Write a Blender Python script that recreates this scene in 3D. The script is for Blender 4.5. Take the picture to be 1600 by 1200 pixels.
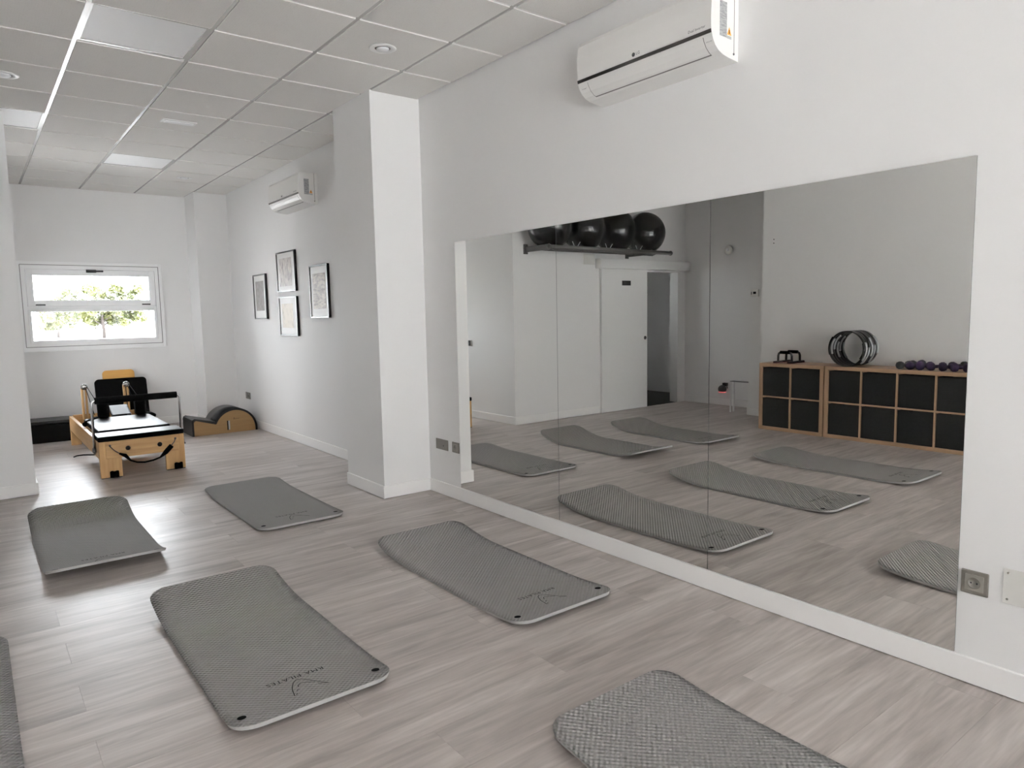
import bpy, bmesh, math, random
from mathutils import Vector, Matrix
random.seed(7)
for o in list(bpy.data.objects): bpy.data.objects.remove(o)
scene = bpy.context.scene
COL = scene.collection
PI = math.pi

# ------------------------------------------------------------------ camera
cd = bpy.data.cameras.new('camera'); cam = bpy.data.objects.new('camera', cd); COL.objects.link(cam)
FPX, CAMH = 1092.04, 1.39357
rt = Vector((0.7890755, -0.6139819, -0.0196460)); up = Vector((0.0778655, 0.0682452, 0.9946253)); fw = Vector((0.6093412, 0.7863643, -0.1016587))
m = Matrix.Identity(4)
for i in range(3):
    m[i][0], m[i][1], m[i][2] = rt[i], up[i], -fw[i]
m[2][3] = CAMH
cam.matrix_world = m
cd.sensor_width = 36.0; cd.lens = FPX * 36.0 / 1600.0; cd.clip_start = 0.05; cd.clip_end = 400
scene.camera = cam

# ------------------------------------------------------------------ sky, exposure
SKY = 37.0
scene.view_settings.view_transform = 'Standard'; scene.view_settings.look = 'None'
scene.view_settings.exposure = 0.0; scene.view_settings.gamma = 1.0
scene.view_settings.use_curve_mapping = False
w = bpy.data.worlds.new('overcast_sky'); scene.world = w; w.use_nodes = True
nt = w.node_tree
bg = nt.nodes['Background']; bg.inputs[1].default_value = SKY
tc = nt.nodes.new('ShaderNodeTexCoord'); sp = nt.nodes.new('ShaderNodeSeparateXYZ'); rp = nt.nodes.new('ShaderNodeValToRGB')
nt.links.new(tc.outputs['Generated'], sp.inputs[0]); nt.links.new(sp.outputs[2], rp.inputs[0]); nt.links.new(rp.outputs[0], bg.inputs[0])
rp.color_ramp.elements[0].color = (0.93, 0.942, 1.0, 1); rp.color_ramp.elements[1].color = (0.91, 0.925, 1.0, 1)
sl_ = bpy.data.lights.new('sun', 'SUN'); sl_.energy = 90.0; sl_.angle = 0.01; sl_.color = (1.0, 0.96, 0.945)
sun = bpy.data.objects.new('sun', sl_); sun.rotation_euler = (0.0, math.radians(32), 0.0); COL.objects.link(sun)   # high sun, along the shop front
scene.cycles.max_bounces = 14; scene.cycles.diffuse_bounces = 8; scene.cycles.glossy_bounces = 6
scene.cycles.transparent_max_bounces = 12
scene.cycles.sample_clamp_indirect = 12.0

def portal(name, loc, rot, sx, sy):
    l = bpy.data.lights.new(name, 'AREA'); l.shape = 'RECTANGLE'; l.size = sx; l.size_y = sy
    l.cycles.is_portal = True
    o = bpy.data.objects.new(name, l); o.location = loc; o.rotation_euler = rot; COL.objects.link(o)

# ------------------------------------------------------------------ dimensions (metres)
D = 2.822          # mirror wall
HC = 3.01          # ceiling
YF = 10.177        # far wall
YB = -3.3          # shop front behind the camera
YP = 6.76          # wall with the sliding door
XL = 0.345         # left wall of the far part
XC = -1.92         # wall behind the cube shelves
XR = -2.93         # recess wall
portal('portal_far', (1.29, YF + 0.16, 1.57), (PI/2, 0, PI), 1.45, 1.0)
portal('portal_front', (0.5, YB - 0.16, 1.33), (-PI/2, 0, PI), 4.5, 2.6)
# a portal shines along its local -Z, into the room
bpy.data.objects['portal_far'].rotation_euler = (-PI/2, 0, 0)
bpy.data.objects['portal_front'].rotation_euler = (PI/2, 0, 0)

# ------------------------------------------------------------------ materials
def mat(name, col, rough=0.5, metal=0.0, spec=0.5, emit=None, coat=0.0):
    mt = bpy.data.materials.new(name); mt.use_nodes = True
    b = mt.node_tree.nodes['Principled BSDF']
    b.inputs['Base Color'].default_value = (*col, 1); b.inputs['Roughness'].default_value = rough
    b.inputs['Metallic'].default_value = metal; b.inputs['Specular IOR Level'].default_value = spec
    if coat: b.inputs['Coat Weight'].default_value = coat; b.inputs['Coat Roughness'].default_value = 0.15
    if emit: b.inputs['Emission Color'].default_value = (*emit[0], 1); b.inputs['Emission Strength'].default_value = emit[1]
    return mt
def nodes(mt):
    t = mt.node_tree
    return t, t.nodes['Principled BSDF'], (lambda k: t.nodes.new(k)), t.links.new
def noise_mat(name, c1, c2, scale=(5, 5, 5), detail=4, rough=0.5, bump=0.0, bscale=60, metal=0, spec=0.5, lo=0.35, hi=0.65, rvar=0):
    mt = mat(name, c1, rough, metal, spec); t, b, N, L = nodes(mt)
    tc = N('ShaderNodeTexCoord'); mp = N('ShaderNodeMapping'); mp.inputs['Scale'].default_value = scale
    L(tc.outputs['Object'], mp.inputs[0])
    n = N('ShaderNodeTexNoise'); n.inputs['Scale'].default_value = 1.0; n.inputs['Detail'].default_value = detail
    L(mp.outputs[0], n.inputs['Vector'])
    r = N('ShaderNodeValToRGB'); r.color_ramp.elements[0].position = lo; r.color_ramp.elements[1].position = hi
    r.color_ramp.elements[0].color = (*c1, 1); r.color_ramp.elements[1].color = (*c2, 1)
    L(n.outputs[0], r.inputs[0]); L(r.outputs[0], b.inputs['Base Color'])
    if bump:
        n2 = N('ShaderNodeTexNoise'); n2.inputs['Scale'].default_value = bscale; n2.inputs['Detail'].default_value = 3
        L(tc.outputs['Object'], n2.inputs['Vector'])
        bp = N('ShaderNodeBump'); bp.inputs['Strength'].default_value = bump; bp.inputs['Distance'].default_value = 0.003
        L(n2.outputs[0], bp.inputs['Height']); L(bp.outputs[0], b.inputs['Normal'])
    return mt
M = {}
M['wall'] = noise_mat('white_wall_paint', (0.80, 0.795, 0.79), (0.82, 0.815, 0.81), (0.7, 0.7, 0.7), 3, 0.7, 0.06, 90, spec=0.3)
M['base'] = mat('white_baseboard', (0.88, 0.87, 0.86), 0.4)
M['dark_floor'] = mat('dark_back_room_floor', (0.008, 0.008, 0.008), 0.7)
M['white_metal'] = mat('white_lacquer', (0.80, 0.80, 0.79), 0.35)
M['ac'] = mat('air_conditioner_plastic', (0.77, 0.76, 0.74), 0.4)
M['steel'] = mat('bright_steel', (0.75, 0.75, 0.76), 0.18, 1.0)
M['strip'] = mat('dark_chrome_strip', (0.30, 0.29, 0.28), 0.12, 1.0)
M['black'] = mat('black_plastic', (0.012, 0.012, 0.013), 0.4)
M['gap'] = mat('shadow_gap_grey', (0.18, 0.17, 0.165), 0.7)
M['ink'] = mat('black_print', (0.018, 0.018, 0.018), 0.8, 0, 0.1)
M['ink2'] = mat('grey_print', (0.10, 0.10, 0.10), 0.6)
M['vinyl'] = noise_mat('black_upholstery', (0.007, 0.007, 0.008), (0.010, 0.010, 0.011), (30, 30, 30), 3, 0.34, 0.05, 250, spec=0.30)
M['foam'] = mat('black_foam', (0.005, 0.005, 0.005), 0.85, 0, 0.05)
M['boxcloth'] = noise_mat('dark_grey_box_cloth', (0.0125, 0.013, 0.0145), (0.0165, 0.017, 0.0188), (60, 60, 60), 3, 0.85, 0.1, 300)
M['socket'] = mat('taupe_socket_plastic', (0.235, 0.22, 0.195), 0.35, 0.25)
M['socket2'] = mat('taupe_socket_insert', (0.30, 0.285, 0.25), 0.35, 0.15)
M['plate'] = mat('white_cover_plate', (0.70, 0.69, 0.655), 0.4)
M['ball'] = mat('black_ball_rubber', (0.010, 0.010, 0.011), 0.22, 0, 0.5)
M['rack'] = mat('grey_metal_rack', (0.15, 0.147, 0.142), 0.45, 0.3)
M['purple'] = mat('purple_vinyl', (0.024, 0.009, 0.047), 0.5)
M['greydb'] = mat('grey_vinyl', (0.045, 0.048, 0.048), 0.55)
M['ring_pad'] = mat('light_grey_pad', (0.42, 0.43, 0.44), 0.6)
M['red'] = mat('dark_red_rubber', (0.12, 0.006, 0.02), 0.5)
M['speaker'] = noise_mat('charcoal_speaker_cloth', (0.11, 0.11, 0.113), (0.16, 0.16, 0.163), (200, 200, 200), 2, 0.9)
M['redglow'] = mat('red_ring_light', (0.5, 0.05, 0.06), 0.4, emit=((1.0, 0.22, 0.24), 0.6))
M['paper'] = mat('white_mount_board', (0.66, 0.65, 0.63), 0.5)
M['black_frame'] = mat('black_frame_wood', (0.012, 0.011, 0.011), 0.35)
M['orange'] = mat('orange_sticker', (0.85, 0.36, 0.03), 0.5)
M['label'] = noise_mat('grey_rating_label', (0.22, 0.225, 0.23), (0.42, 0.42, 0.42), (40, 40, 210), 2, 0.5)
M['glass_lamp'] = mat('lamp_diffuser', (0.86, 0.87, 0.88), 0.45)
M['runner'] = mat('ceiling_grid_paint', (0.52, 0.51, 0.49), 0.22, 0.0, 0.9)
M['tee'] = mat('lit_cross_tee_paint', (0.90, 0.89, 0.87), 0.5)  # same grid paint, lightened so the cross tees read as lit edges
M['alu'] = mat('white_window_aluminium', (0.88, 0.88, 0.88), 0.35)
M['rubber'] = mat('black_window_gasket', (0.02, 0.02, 0.02), 0.6)

def wood(name, c1, c2, sc, rough=0.4, axis=0):
    s = [sc * 1.0] * 3; s[axis] = sc * 0.07
    return noise_mat(name, c1, c2, tuple(s), 5, rough, 0, lo=0.3, hi=0.72)
M['maple'] = wood('maple_wood', (0.63, 0.39, 0.165), (0.49, 0.275, 0.10), 40, 0.38, 2)
M['maple_x'] = wood('maple_wood_cross', (0.63, 0.39, 0.165), (0.47, 0.26, 0.095), 40, 0.38, 0)
M['maple_y'] = wood('maple_wood_long', (0.66, 0.42, 0.19), (0.53, 0.31, 0.125), 40, 0.38, 1)
M['honey'] = wood('honey_plywood', (0.66, 0.36, 0.09), (0.58, 0.30, 0.07), 30, 0.4, 0)
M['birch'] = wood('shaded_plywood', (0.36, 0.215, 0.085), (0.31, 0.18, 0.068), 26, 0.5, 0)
M['oak'] = wood('pale_oak_laminate', (0.46, 0.30, 0.19), (0.38, 0.245, 0.15), 45, 0.45, 1)
M['oak_z'] = wood('pale_oak_laminate_upright', (0.46, 0.30, 0.19), (0.38, 0.245, 0.15), 45, 0.45, 2)

# mirror: silvered glass
def mk_mirror():
    mt = mat('mirror_silver', (0.84, 0.84, 0.82), 0.0, 1.0)
    return mt
M['mirror'] = mk_mirror(); M['mirror_edge'] = mat('mirror_glass_edge', (0.14, 0.145, 0.14), 0.3)
def mk_glass():
    mt = bpy.data.materials.new('window_glass'); mt.use_nodes = True; t = mt.node_tree
    t.nodes.remove(t.nodes['Principled BSDF']); out = t.nodes['Material Output']
    tr = t.nodes.new('ShaderNodeBsdfTransparent'); tr.inputs[0].default_value = (0.95, 0.97, 0.96, 1)
    gl = t.nodes.new('ShaderNodeBsdfGlossy'); gl.inputs['Roughness'].default_value = 0.0
    fr = t.nodes.new('ShaderNodeFresnel'); fr.inputs[0].default_value = 1.45
    mx = t.nodes.new('ShaderNodeMixShader')
    t.links.new(fr.outputs[0], mx.inputs[0]); t.links.new(tr.outputs[0], mx.inputs[1]); t.links.new(gl.outputs[0], mx.inputs[2])
    t.links.new(mx.outputs[0], out.inputs[0]); return mt
M['glass'] = mk_glass()

def mk_floor():
    mt = mat('grey_oak_vinyl', (0.4, 0.36, 0.33), 0.3, 0, 0.5); t, b, N, L = nodes(mt)
    tc = N('ShaderNodeTexCoord'); oi = N('ShaderNodeObjectInfo')
    cm = N('ShaderNodeCombineXYZ'); mu = N('ShaderNodeMath'); mu.operation = 'MULTIPLY'; mu.inputs[1].default_value = 37.0
    L(oi.outputs['Random'], mu.inputs[0])
    mu2 = N('ShaderNodeMath'); mu2.operation = 'MULTIPLY'; mu2.inputs[1].default_value = 91.0; L(oi.outputs['Random'], mu2.inputs[0])
    L(mu.outputs[0], cm.inputs[0]); L(mu2.outputs[0], cm.inputs[1]); L(mu.outputs[0], cm.inputs[2])
    ad = N('ShaderNodeVectorMath'); ad.operation = 'ADD'; L(tc.outputs['Object'], ad.inputs[0]); L(cm.outputs[0], ad.inputs[1])
    # broad streaks
    mp = N('ShaderNodeMapping'); mp.inputs['Scale'].default_value = (1.2, 10.0, 1.0); L(ad.outputs[0], mp.inputs[0])
    n1 = N('ShaderNodeTexNoise'); n1.inputs['Scale'].default_value = 1.0; n1.inputs['Detail'].default_value = 6; n1.inputs['Roughness'].default_value = 0.6; n1.inputs['Distortion'].default_value = 0.5
    L(mp.outputs[0], n1.inputs['Vector'])
    # fine grain
    mp2 = N('ShaderNodeMapping'); mp2.inputs['Scale'].default_value = (3.0, 62.0, 1.0); L(ad.outputs[0], mp2.inputs[0])
    n2 = N('ShaderNodeTexNoise'); n2.inputs['Scale'].default_value = 1.0; n2.inputs['Detail'].default_value = 3; L(mp2.outputs[0], n2.inputs['Vector'])
    # cathedral figure
    mp3 = N('ShaderNodeMapping'); mp3.inputs['Scale'].default_value = (0.8, 6.0, 1.0); L(ad.outputs[0], mp3.inputs[0])
    n3 = N('ShaderNodeTexNoise'); n3.inputs['Scale'].default_value = 1.6; n3.inputs['Detail'].default_value = 1.5; L(mp3.outputs[0], n3.inputs['Vector'])
    m3 = N('ShaderNodeMath'); m3.operation = 'MULTIPLY'; m3.inputs[1].default_value = 48.0; L(n3.outputs[0], m3.inputs[0])
    s3 = N('ShaderNodeMath'); s3.operation = 'SINE'; L(m3.outputs[0], s3.inputs[0])
    r1 = N('ShaderNodeValToRGB'); e = r1.color_ramp.elements
    e[0].position = 0.30; e[0].color = (0.335, 0.295, 0.272, 1); e[1].position = 0.72; e[1].color = (0.60, 0.55, 0.525, 1)
    x = r1.color_ramp.elements.new(0.5); x.color = (0.465, 0.418, 0.393, 1)
    L(n1.outputs[0], r1.inputs[0])
    r2 = N('ShaderNodeValToRGB'); r2.color_ramp.elements[0].position = 0.35; r2.color_ramp.elements[0].color = (0.90, 0.89, 0.88, 1)
    r2.color_ramp.elements[1].position = 0.65; r2.color_ramp.elements[1].color = (1.04, 1.04, 1.04, 1)
    L(n2.outputs[0], r2.inputs[0])
    mx = N('ShaderNodeMix'); mx.data_type = 'RGBA'; mx.blend_type = 'MULTIPLY'; mx.inputs[0].default_value = 0.8
    L(r1.outputs[0], mx.inputs[6]); L(r2.outputs[0], mx.inputs[7])
    r3 = N('ShaderNodeMapRange'); r3.inputs[1].default_value = -1; r3.inputs[2].default_value = 1; r3.inputs[3].default_value = 0.93; r3.inputs[4].default_value = 1.03
    L(s3.outputs[0], r3.inputs[0])
    rv = N('ShaderNodeMapRange'); rv.inputs[3].default_value = 0.95; rv.inputs[4].default_value = 1.04; L(oi.outputs['Random'], rv.inputs[0])
    mm = N('ShaderNodeMath'); mm.operation = 'MULTIPLY'; L(r3.outputs[0], mm.inputs[0]); L(rv.outputs[0], mm.inputs[1])
    sc = N('ShaderNodeVectorMath'); sc.operation = 'SCALE'; L(mx.outputs[2], sc.inputs[0]); L(mm.outputs[0], sc.inputs['Scale'])
    L(sc.outputs[0], b.inputs['Base Color'])
    bp = N('ShaderNodeBump'); bp.inputs['Strength'].default_value = 0.12; bp.inputs['Distance'].default_value = 0.002
    L(n2.outputs[0], bp.inputs['Height']); L(bp.outputs[0], b.inputs['Normal'])
    b.inputs['Roughness'].default_value = 0.38; b.inputs['Specular IOR Level'].default_value = 0.65
    return mt
M['floor'] = mk_floor()

def mk_mat():
    mt = mat('grey_textured_foam', (0.2, 0.2, 0.195), 0.7, 0, 0.2); t, b, N, L = nodes(mt)
    tc = N('ShaderNodeTexCoord'); s = N('ShaderNodeSeparateXYZ'); L(tc.outputs['Object'], s.inputs[0])
    outs = []
    for i, k in ((0, 2 * PI / 0.0240), (1, 2 * PI / 0.0215)):
        a = N('ShaderNodeMath'); a.operation = 'MULTIPLY'; a.inputs[1].default_value = k; L(s.outputs[i], a.inputs[0])
        c = N('ShaderNodeMath'); c.operation = 'SINE'; L(a.outputs[0], c.inputs[0]); outs.append(c)
    p = N('ShaderNodeMath'); p.operation = 'MULTIPLY'; L(outs[0].outputs[0], p.inputs[0]); L(outs[1].outputs[0], p.inputs[1])
    # only on the top face
    bp = N('ShaderNodeBump'); bp.inputs['Strength'].default_value = 0.9; bp.inputs['Distance'].default_value = 0.0045
    L(p.outputs[0], bp.inputs['Height']); L(bp.outputs[0], b.inputs['Normal'])
    r = N('ShaderNodeMapRange'); r.inputs[1].default_value = -1; r.inputs[2].default_value = 1; r.inputs[3].default_value = 0; r.inputs[4].default_value = 1
    L(p.outputs[0], r.inputs[0])
    rr = N('ShaderNodeValToRGB'); rr.color_ramp.elements[0].color = (0.288, 0.277, 0.266, 1); rr.color_ramp.elements[1].color = (0.338, 0.327, 0.316, 1)
    L(r.outputs[0], rr.inputs[0]); L(rr.outputs[0], b.inputs['Base Color'])
    return mt
M['mat'] = mk_mat(); M['mat_edge_lit'] = mat('lit_foam_edge', (0.42, 0.413, 0.40), 0.7)  # edge is the mat foam lightened, light on the sides put into colour

def mk_tile():
    mt = mat('ceiling_tile_mineral', (0.66, 0.645, 0.62), 0.85, 0, 0.2); t, b, N, L = nodes(mt)
    tc = N('ShaderNodeTexCoord'); mp = N('ShaderNodeMapping'); mp.inputs['Scale'].default_value = (1, 1, 1); L(tc.outputs['Object'], mp.inputs[0])
    v = N('ShaderNodeTexVoronoi'); v.inputs['Scale'].default_value = 75.0; v.inputs['Randomness'].default_value = 0.45; L(mp.outputs[0], v.inputs['Vector'])
    r = N('ShaderNodeValToRGB'); r.color_ramp.elements[0].position = 0.0; r.color_ramp.elements[1].position = 0.28
    r.color_ramp.elements[0].color = (0.68, 0.66, 0.635, 1); r.color_ramp.elements[1].color = (0.755, 0.74, 0.715, 1)
    L(v.outputs['Distance'], r.inputs[0]); L(r.outputs[0], b.inputs['Base Color'])
    return mt
M['tile'] = mk_tile()
M['print_dark'] = noise_mat('brown_grey_print', (0.10, 0.078, 0.068), (0.22, 0.18, 0.16), (35, 35, 22), 5, 0.5)
M['print_mid'] = noise_mat('mauve_sketch_print', (0.15, 0.115, 0.11), (0.50, 0.46, 0.43), (30, 30, 16), 6, 0.5, lo=0.3, hi=0.6)
M['print_pale'] = noise_mat('cream_sketch_print', (0.36, 0.31, 0.23), (0.54, 0.47, 0.37), (18, 18, 18), 6, 0.5, lo=0.25, hi=0.5)
M['print_lines'] = noise_mat('brown_figure_print', (0.18, 0.135, 0.11), (0.46, 0.39, 0.32), (30, 14, 45), 5, 0.5, lo=0.36, hi=0.6)

# ------------------------------------------------------------------ mesh helpers
def box(bm, x0, x1, y0, y1, z0, z1, bev=0.0, seg=2, mi=0):
    vs = [bm.verts.new((x, y, z)) for x in (x0, x1) for y in (y0, y1) for z in (z0, z1)]
    fs = [bm.faces.new([vs[i] for i in q]) for q in ((0, 1, 3, 2), (4, 6, 7, 5), (0, 4, 5, 1), (2, 3, 7, 6), (0, 2, 6, 4), (1, 5, 7, 3))]
    for f in fs: f.material_index = mi
    if bev:
        ed = list({e for f in fs for e in f.edges})
        bmesh.ops.bevel(bm, geom=ed, offset=bev, segments=seg, affect='EDGES', profile=0.5)
    return vs
def BX(*a, **k):
    bm = bmesh.new(); box(bm, *a, **k); return bm
def tube(bm, pts, r, seg=10, closed=False, caps=True):
    pts = [Vector(p) for p in pts]; n = len(pts); rings = []
    prev = None
    for i, p in enumerate(pts):
        if closed: d = pts[(i + 1) % n] - pts[i - 1]
        else: d = pts[min(i + 1, n - 1)] - pts[max(i - 1, 0)]
        d.normalize()
        if prev is None:
            a = d.cross(Vector((0, 0, 1)))
            if a.length < 1e-3: a = d.cross(Vector((1, 0, 0)))
        else: a = prev - d * prev.dot(d)
        a.normalize(); prev = a; b = d.cross(a)
        rr = r[i] if isinstance(r, (list, tuple)) else r
        rings.append([bm.verts.new(p + a * (rr * math.cos(2 * PI * k / seg)) + b * (rr * math.sin(2 * PI * k / seg))) for k in range(seg)])
    for i in range(n if closed else n - 1):
        A, B = rings[i], rings[(i + 1) % n]
        for k in range(seg):
            f = bm.faces.new((A[k], A[(k + 1) % seg], B[(k + 1) % seg], B[k])); f.smooth = True
    if not closed and caps:
        bm.faces.new(list(reversed(rings[0]))); bm.faces.new(rings[-1])
def TB(pts, r, seg=10, **k):
    bm = bmesh.new(); tube(bm, pts, r, seg, **k); return bm
def prism(bm, poly, place, a0, a1, mi=0, smooth=False):
    A = [bm.verts.new(place(p, a0)) for p in poly]; B = [bm.verts.new(place(p, a1)) for p in poly]; n = len(poly)
    for k in range(n):
        f = bm.faces.new((A[k], A[(k + 1) % n], B[(k + 1) % n], B[k])); f.material_index = mi; f.smooth = smooth
    f = bm.faces.new(list(reversed(A))); f.material_index = mi
    f = bm.faces.new(B); f.material_index = mi
def lathe(bm, prof, centre, axis='z', seg=24):
    c = Vector(centre); rings = []
    for r, h in prof:
        ring = []
        for k in range(seg):
            a = 2 * PI * k / seg; u, v = r * math.cos(a), r * math.sin(a)
            q = {'z': (u, v, h), 'x': (h, u, v), 'y': (u, h, v)}[axis]
            ring.append(bm.verts.new(c + Vector(q)))
        rings.append(ring)
    for A, B in zip(rings, rings[1:]):
        for k in range(seg):
            f = bm.faces.new((A[k], A[(k + 1) % seg], B[(k + 1) % seg], B[k])); f.smooth = True
    for r in (rings[0], rings[-1]):
        try: bm.faces.new(r)
        except ValueError: pass
def rootof(o):
    while o.parent: o = o.parent
    return o
def obj(name, bm, mt, parent=None, local=False):
    bmesh.ops.recalc_face_normals(bm, faces=bm.faces[:])
    if parent and not local:
        bmesh.ops.translate(bm, verts=bm.verts[:], vec=-Vector(rootof(parent).location))
    me = bpy.data.meshes.new(name); bm.to_mesh(me); bm.free()
    for q in (mt if isinstance(mt, (list, tuple)) else [mt]): me.materials.append(q)
    o = bpy.data.objects.new(name, me); COL.objects.link(o)
    if parent: o.parent = parent
    return o
def tag(o, label, cat, group=None):
    o['label'] = label; o['category'] = cat
    if group: o['group'] = group
    return o
def thing(name, label, cat, loc, group=None, rot=0.0):
    o = bpy.data.objects.new(name, None); COL.objects.link(o); o.location = loc; o.rotation_euler = (0, 0, rot)
    o.empty_display_size = 0.1
    return tag(o, label, cat, group)
def struct(name, bm, mt, parent=None):
    o = obj(name, bm, mt, parent)
    if not parent: o['kind'] = 'structure'
    return o
def copy_tree(o, parent=None):
    c = o.copy(); COL.objects.link(c); c.parent = parent
    for ch in list(o.children): copy_tree(ch, c)
    return c
def text_bm(txt, size, space=1.0):
    cu = bpy.data.curves.new('t', 'FONT'); cu.body = txt; cu.size = size; cu.align_x = 'CENTER'; cu.align_y = 'CENTER'
    cu.space_character = space; cu.resolution_u = 2
    o = bpy.data.objects.new('t', cu); COL.objects.link(o)
    bpy.context.view_layer.update()
    me = bpy.data.meshes.new_from_object(o.evaluated_get(bpy.context.evaluated_depsgraph_get()))
    bpy.data.objects.remove(o); bm = bmesh.new(); bm.from_mesh(me); bpy.data.meshes.remove(me)
    return bm
def remap(bm, fn):
    for v in bm.verts: v.co = Vector(fn(v.co))
    return bm

# ------------------------------------------------------------------ room shell
fl = struct('floor', BX(XR - 0.2, D + 0.1, YB - 0.2, YF + 0.1, -0.12, -0.008), M['gap'])
PW, PL = 0.225, 1.50
cache = {}
def plank_mesh(L, W):
    k = (round(L, 3), round(W, 3))
    if k not in cache:
        bm = bmesh.new(); c = 0.0006; a, b = k[0] / 2 - 0.0001, k[1] / 2 - 0.0001
        lv = []
        for (ix, z) in ((0, -0.008), (0, -0.0006), (c, 0.0)):
            lv.append([bm.verts.new((sx * (a - ix), sy * (b - ix), z)) for sx, sy in ((-1, -1), (1, -1), (1, 1), (-1, 1))])
        for A, B in zip(lv, lv[1:]):
            for i in range(4): bm.faces.new((A[i], A[(i + 1) % 4], B[(i + 1) % 4], B[i]))
        bm.faces.new(lv[2])
        bmesh.ops.recalc_face_normals(bm, faces=bm.faces[:])
        me = bpy.data.meshes.new('plank'); bm.to_mesh(me); bm.free(); me.materials.append(M['floor']); cache[k] = me
    return cache[k]
n0 = int(math.floor((YB - 2.83) / PW)); rr = random.Random(3)
r = n0
while True:
    y0 = 2.83 + r * PW; y1 = y0 + PW
    if y0 > YF: break
    lo = max(y0, YB); hi = min(y1, YF)
    xa = XL - 0.02 if lo >= YP - 0.1 else XR - 0.02
    xb = D
    seam = 0.232 if r % 2 == 0 else 0.232 + rr.choice([0.5, 0.62, 0.75, 0.9, 1.0])
    k = math.floor((xa - seam) / PL)
    x = seam + k * PL
    while x < xb:
        a, b = max(x, xa), min(x + PL, xb)
        if b - a > 0.02 and hi - lo > 0.01 and not (b < XC - 0.05 and hi < 4.8):
            o = bpy.data.objects.new('floor_plank', plank_mesh(b - a, hi - lo)); COL.objects.link(o)
            o.parent = fl; o.location = ((a + b) / 2, (lo + hi) / 2, 0)
        x += PL
    r += 1

# ceiling: slab, tiles, T grid
ce = struct('ceiling', BX(XR - 0.2, D + 0.1, YB - 0.2, YF + 0.1, HC + 0.03, HC + 0.14), M['gap'])
X0, Y0, S = 0.6192, 3.0471, 0.6
xs = [X0 + i * S for i in range(-6, 4)]; ys = [Y0 + j * S for j in range(-11, 12)]
led = {(0, 2), (1, 8), (-1, 6)}
tcache = {}
def tile_mesh(a, b):
    k = (round(a, 3), round(b, 3))
    if k not in tcache:
        bm = BX(-k[0] / 2, k[0] / 2, -k[1] / 2, k[1] / 2, -0.012, 0.012)
        me = bpy.data.meshes.new('ceiling_tile'); bmesh.ops.recalc_face_normals(bm, faces=bm.faces[:]); bm.to_mesh(me); bm.free(); me.materials.append(M['tile']); tcache[k] = me
    return tcache[k]
bw = 0.012
xcells = [(i, max(X0 + i * S, XR), min(X0 + (i + 1) * S, D)) for i in range(-6, 4)]
ycells = [(j, max(Y0 + j * S, YB), min(Y0 + (j + 1) * S, YF)) for j in range(-11, 12)]
leds = []
for i, xa, xb in xcells:
    for j, ya, yb in ycells:
        a, b = xa, xb
        if (ya + yb) / 2 > YP + 0.1:
            if b < XL + 0.05: continue
            a = max(a, XL)
        if (ya + yb) / 2 < 4.8:
            if b < XC + 0.05: continue
            a = max(a, XC)
        if (i, j) in led:
            leds.append((i, j, xa, xb, ya, yb)); continue
        o = bpy.data.objects.new('ceiling_tile', tile_mesh(b - a - 0.025, yb - ya - 0.025)); COL.objects.link(o)
        o.parent = ce; o.location = ((a + b) / 2, (ya + yb) / 2, HC + 0.006)
for x in xs:
    y0 = YB
    y1 = YF if x > XL else YP
    if x < XC: y0 = 4.8
    if x < XR or x > D: continue
    o = struct('grid_runner', BX(x - bw, x + bw, y0, y1, HC - 0.0005, HC + 0.012), M['runner'], ce)
tee = None
for i, xa, xb in xcells:
    for y in ys:
        if y < YB or y > YF: continue
        a = xa
        if y > YP + 0.1:
            if xb < XL + 0.05: continue
            a = max(a, XL)
        if y < 4.8:
            if xb < XC + 0.05: continue
            a = max(a, XC)
        L_ = xb - a - 2 * bw
        k = ('tee', round(L_, 3))
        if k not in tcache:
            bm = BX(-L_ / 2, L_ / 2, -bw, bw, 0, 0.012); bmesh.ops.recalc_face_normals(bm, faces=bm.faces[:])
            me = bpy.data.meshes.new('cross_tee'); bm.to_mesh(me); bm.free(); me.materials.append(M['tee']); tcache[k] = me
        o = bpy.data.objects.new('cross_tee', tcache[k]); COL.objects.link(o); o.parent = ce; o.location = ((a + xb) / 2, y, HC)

# walls
struct('wall_right', BX(D, D + 0.14, YB - 0.1, YF + 0.14, 0, HC + 0.03), M['wall'])
WX0, WX1, WZ0, WZ1 = 0.545, 2.035, 1.09, 2.075     # far window hole
bm = bmesh.new()
box(bm, XL - 0.12, WX0, YF, YF + 0.14, 0, HC + 0.03); box(bm, WX1, D, YF, YF + 0.14, 0, HC + 0.03)
box(bm, WX0, WX1, YF, YF + 0.14, 0, WZ0); box(bm, WX0, WX1, YF, YF + 0.14, WZ1, HC + 0.03)
struct('wall_far', bm, M['wall'])
LY0, LY1, LZ0, LZ1 = 8.95, 9.85, 0.06, 2.10     # unseen glazed side door, added to brighten the far room
bm = bmesh.new()
box(bm, XL - 0.12, XL, YP + 0.12, LY0, 0, HC + 0.03); box(bm, XL - 0.12, XL, LY1, YF, 0, HC + 0.03)
box(bm, XL - 0.12, XL, LY0, LY1, 0, LZ0); box(bm, XL - 0.12, XL, LY0, LY1, LZ1, HC + 0.03)
struct('wall_left_far', bm, M['wall'])
bm = bmesh.new()
for a, b, c, d_ in ((LY0, LY0 + 0.04, LZ0, LZ1), (LY1 - 0.04, LY1, LZ0, LZ1), (LY0 + 0.04, LY1 - 0.04, LZ0, LZ0 + 0.04), (LY0 + 0.04, LY1 - 0.04, LZ1 - 0.04, LZ1)):
    box(bm, XL - 0.09, XL - 0.03, a, b, c, d_)
w3 = struct('added_side_door', bm, M['alu'])
obj('pane', BX(XL - 0.063, XL - 0.057, LY0 + 0.035, LY1 - 0.035, LZ0 + 0.035, LZ1 - 0.035), M['glass'], w3)
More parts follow.
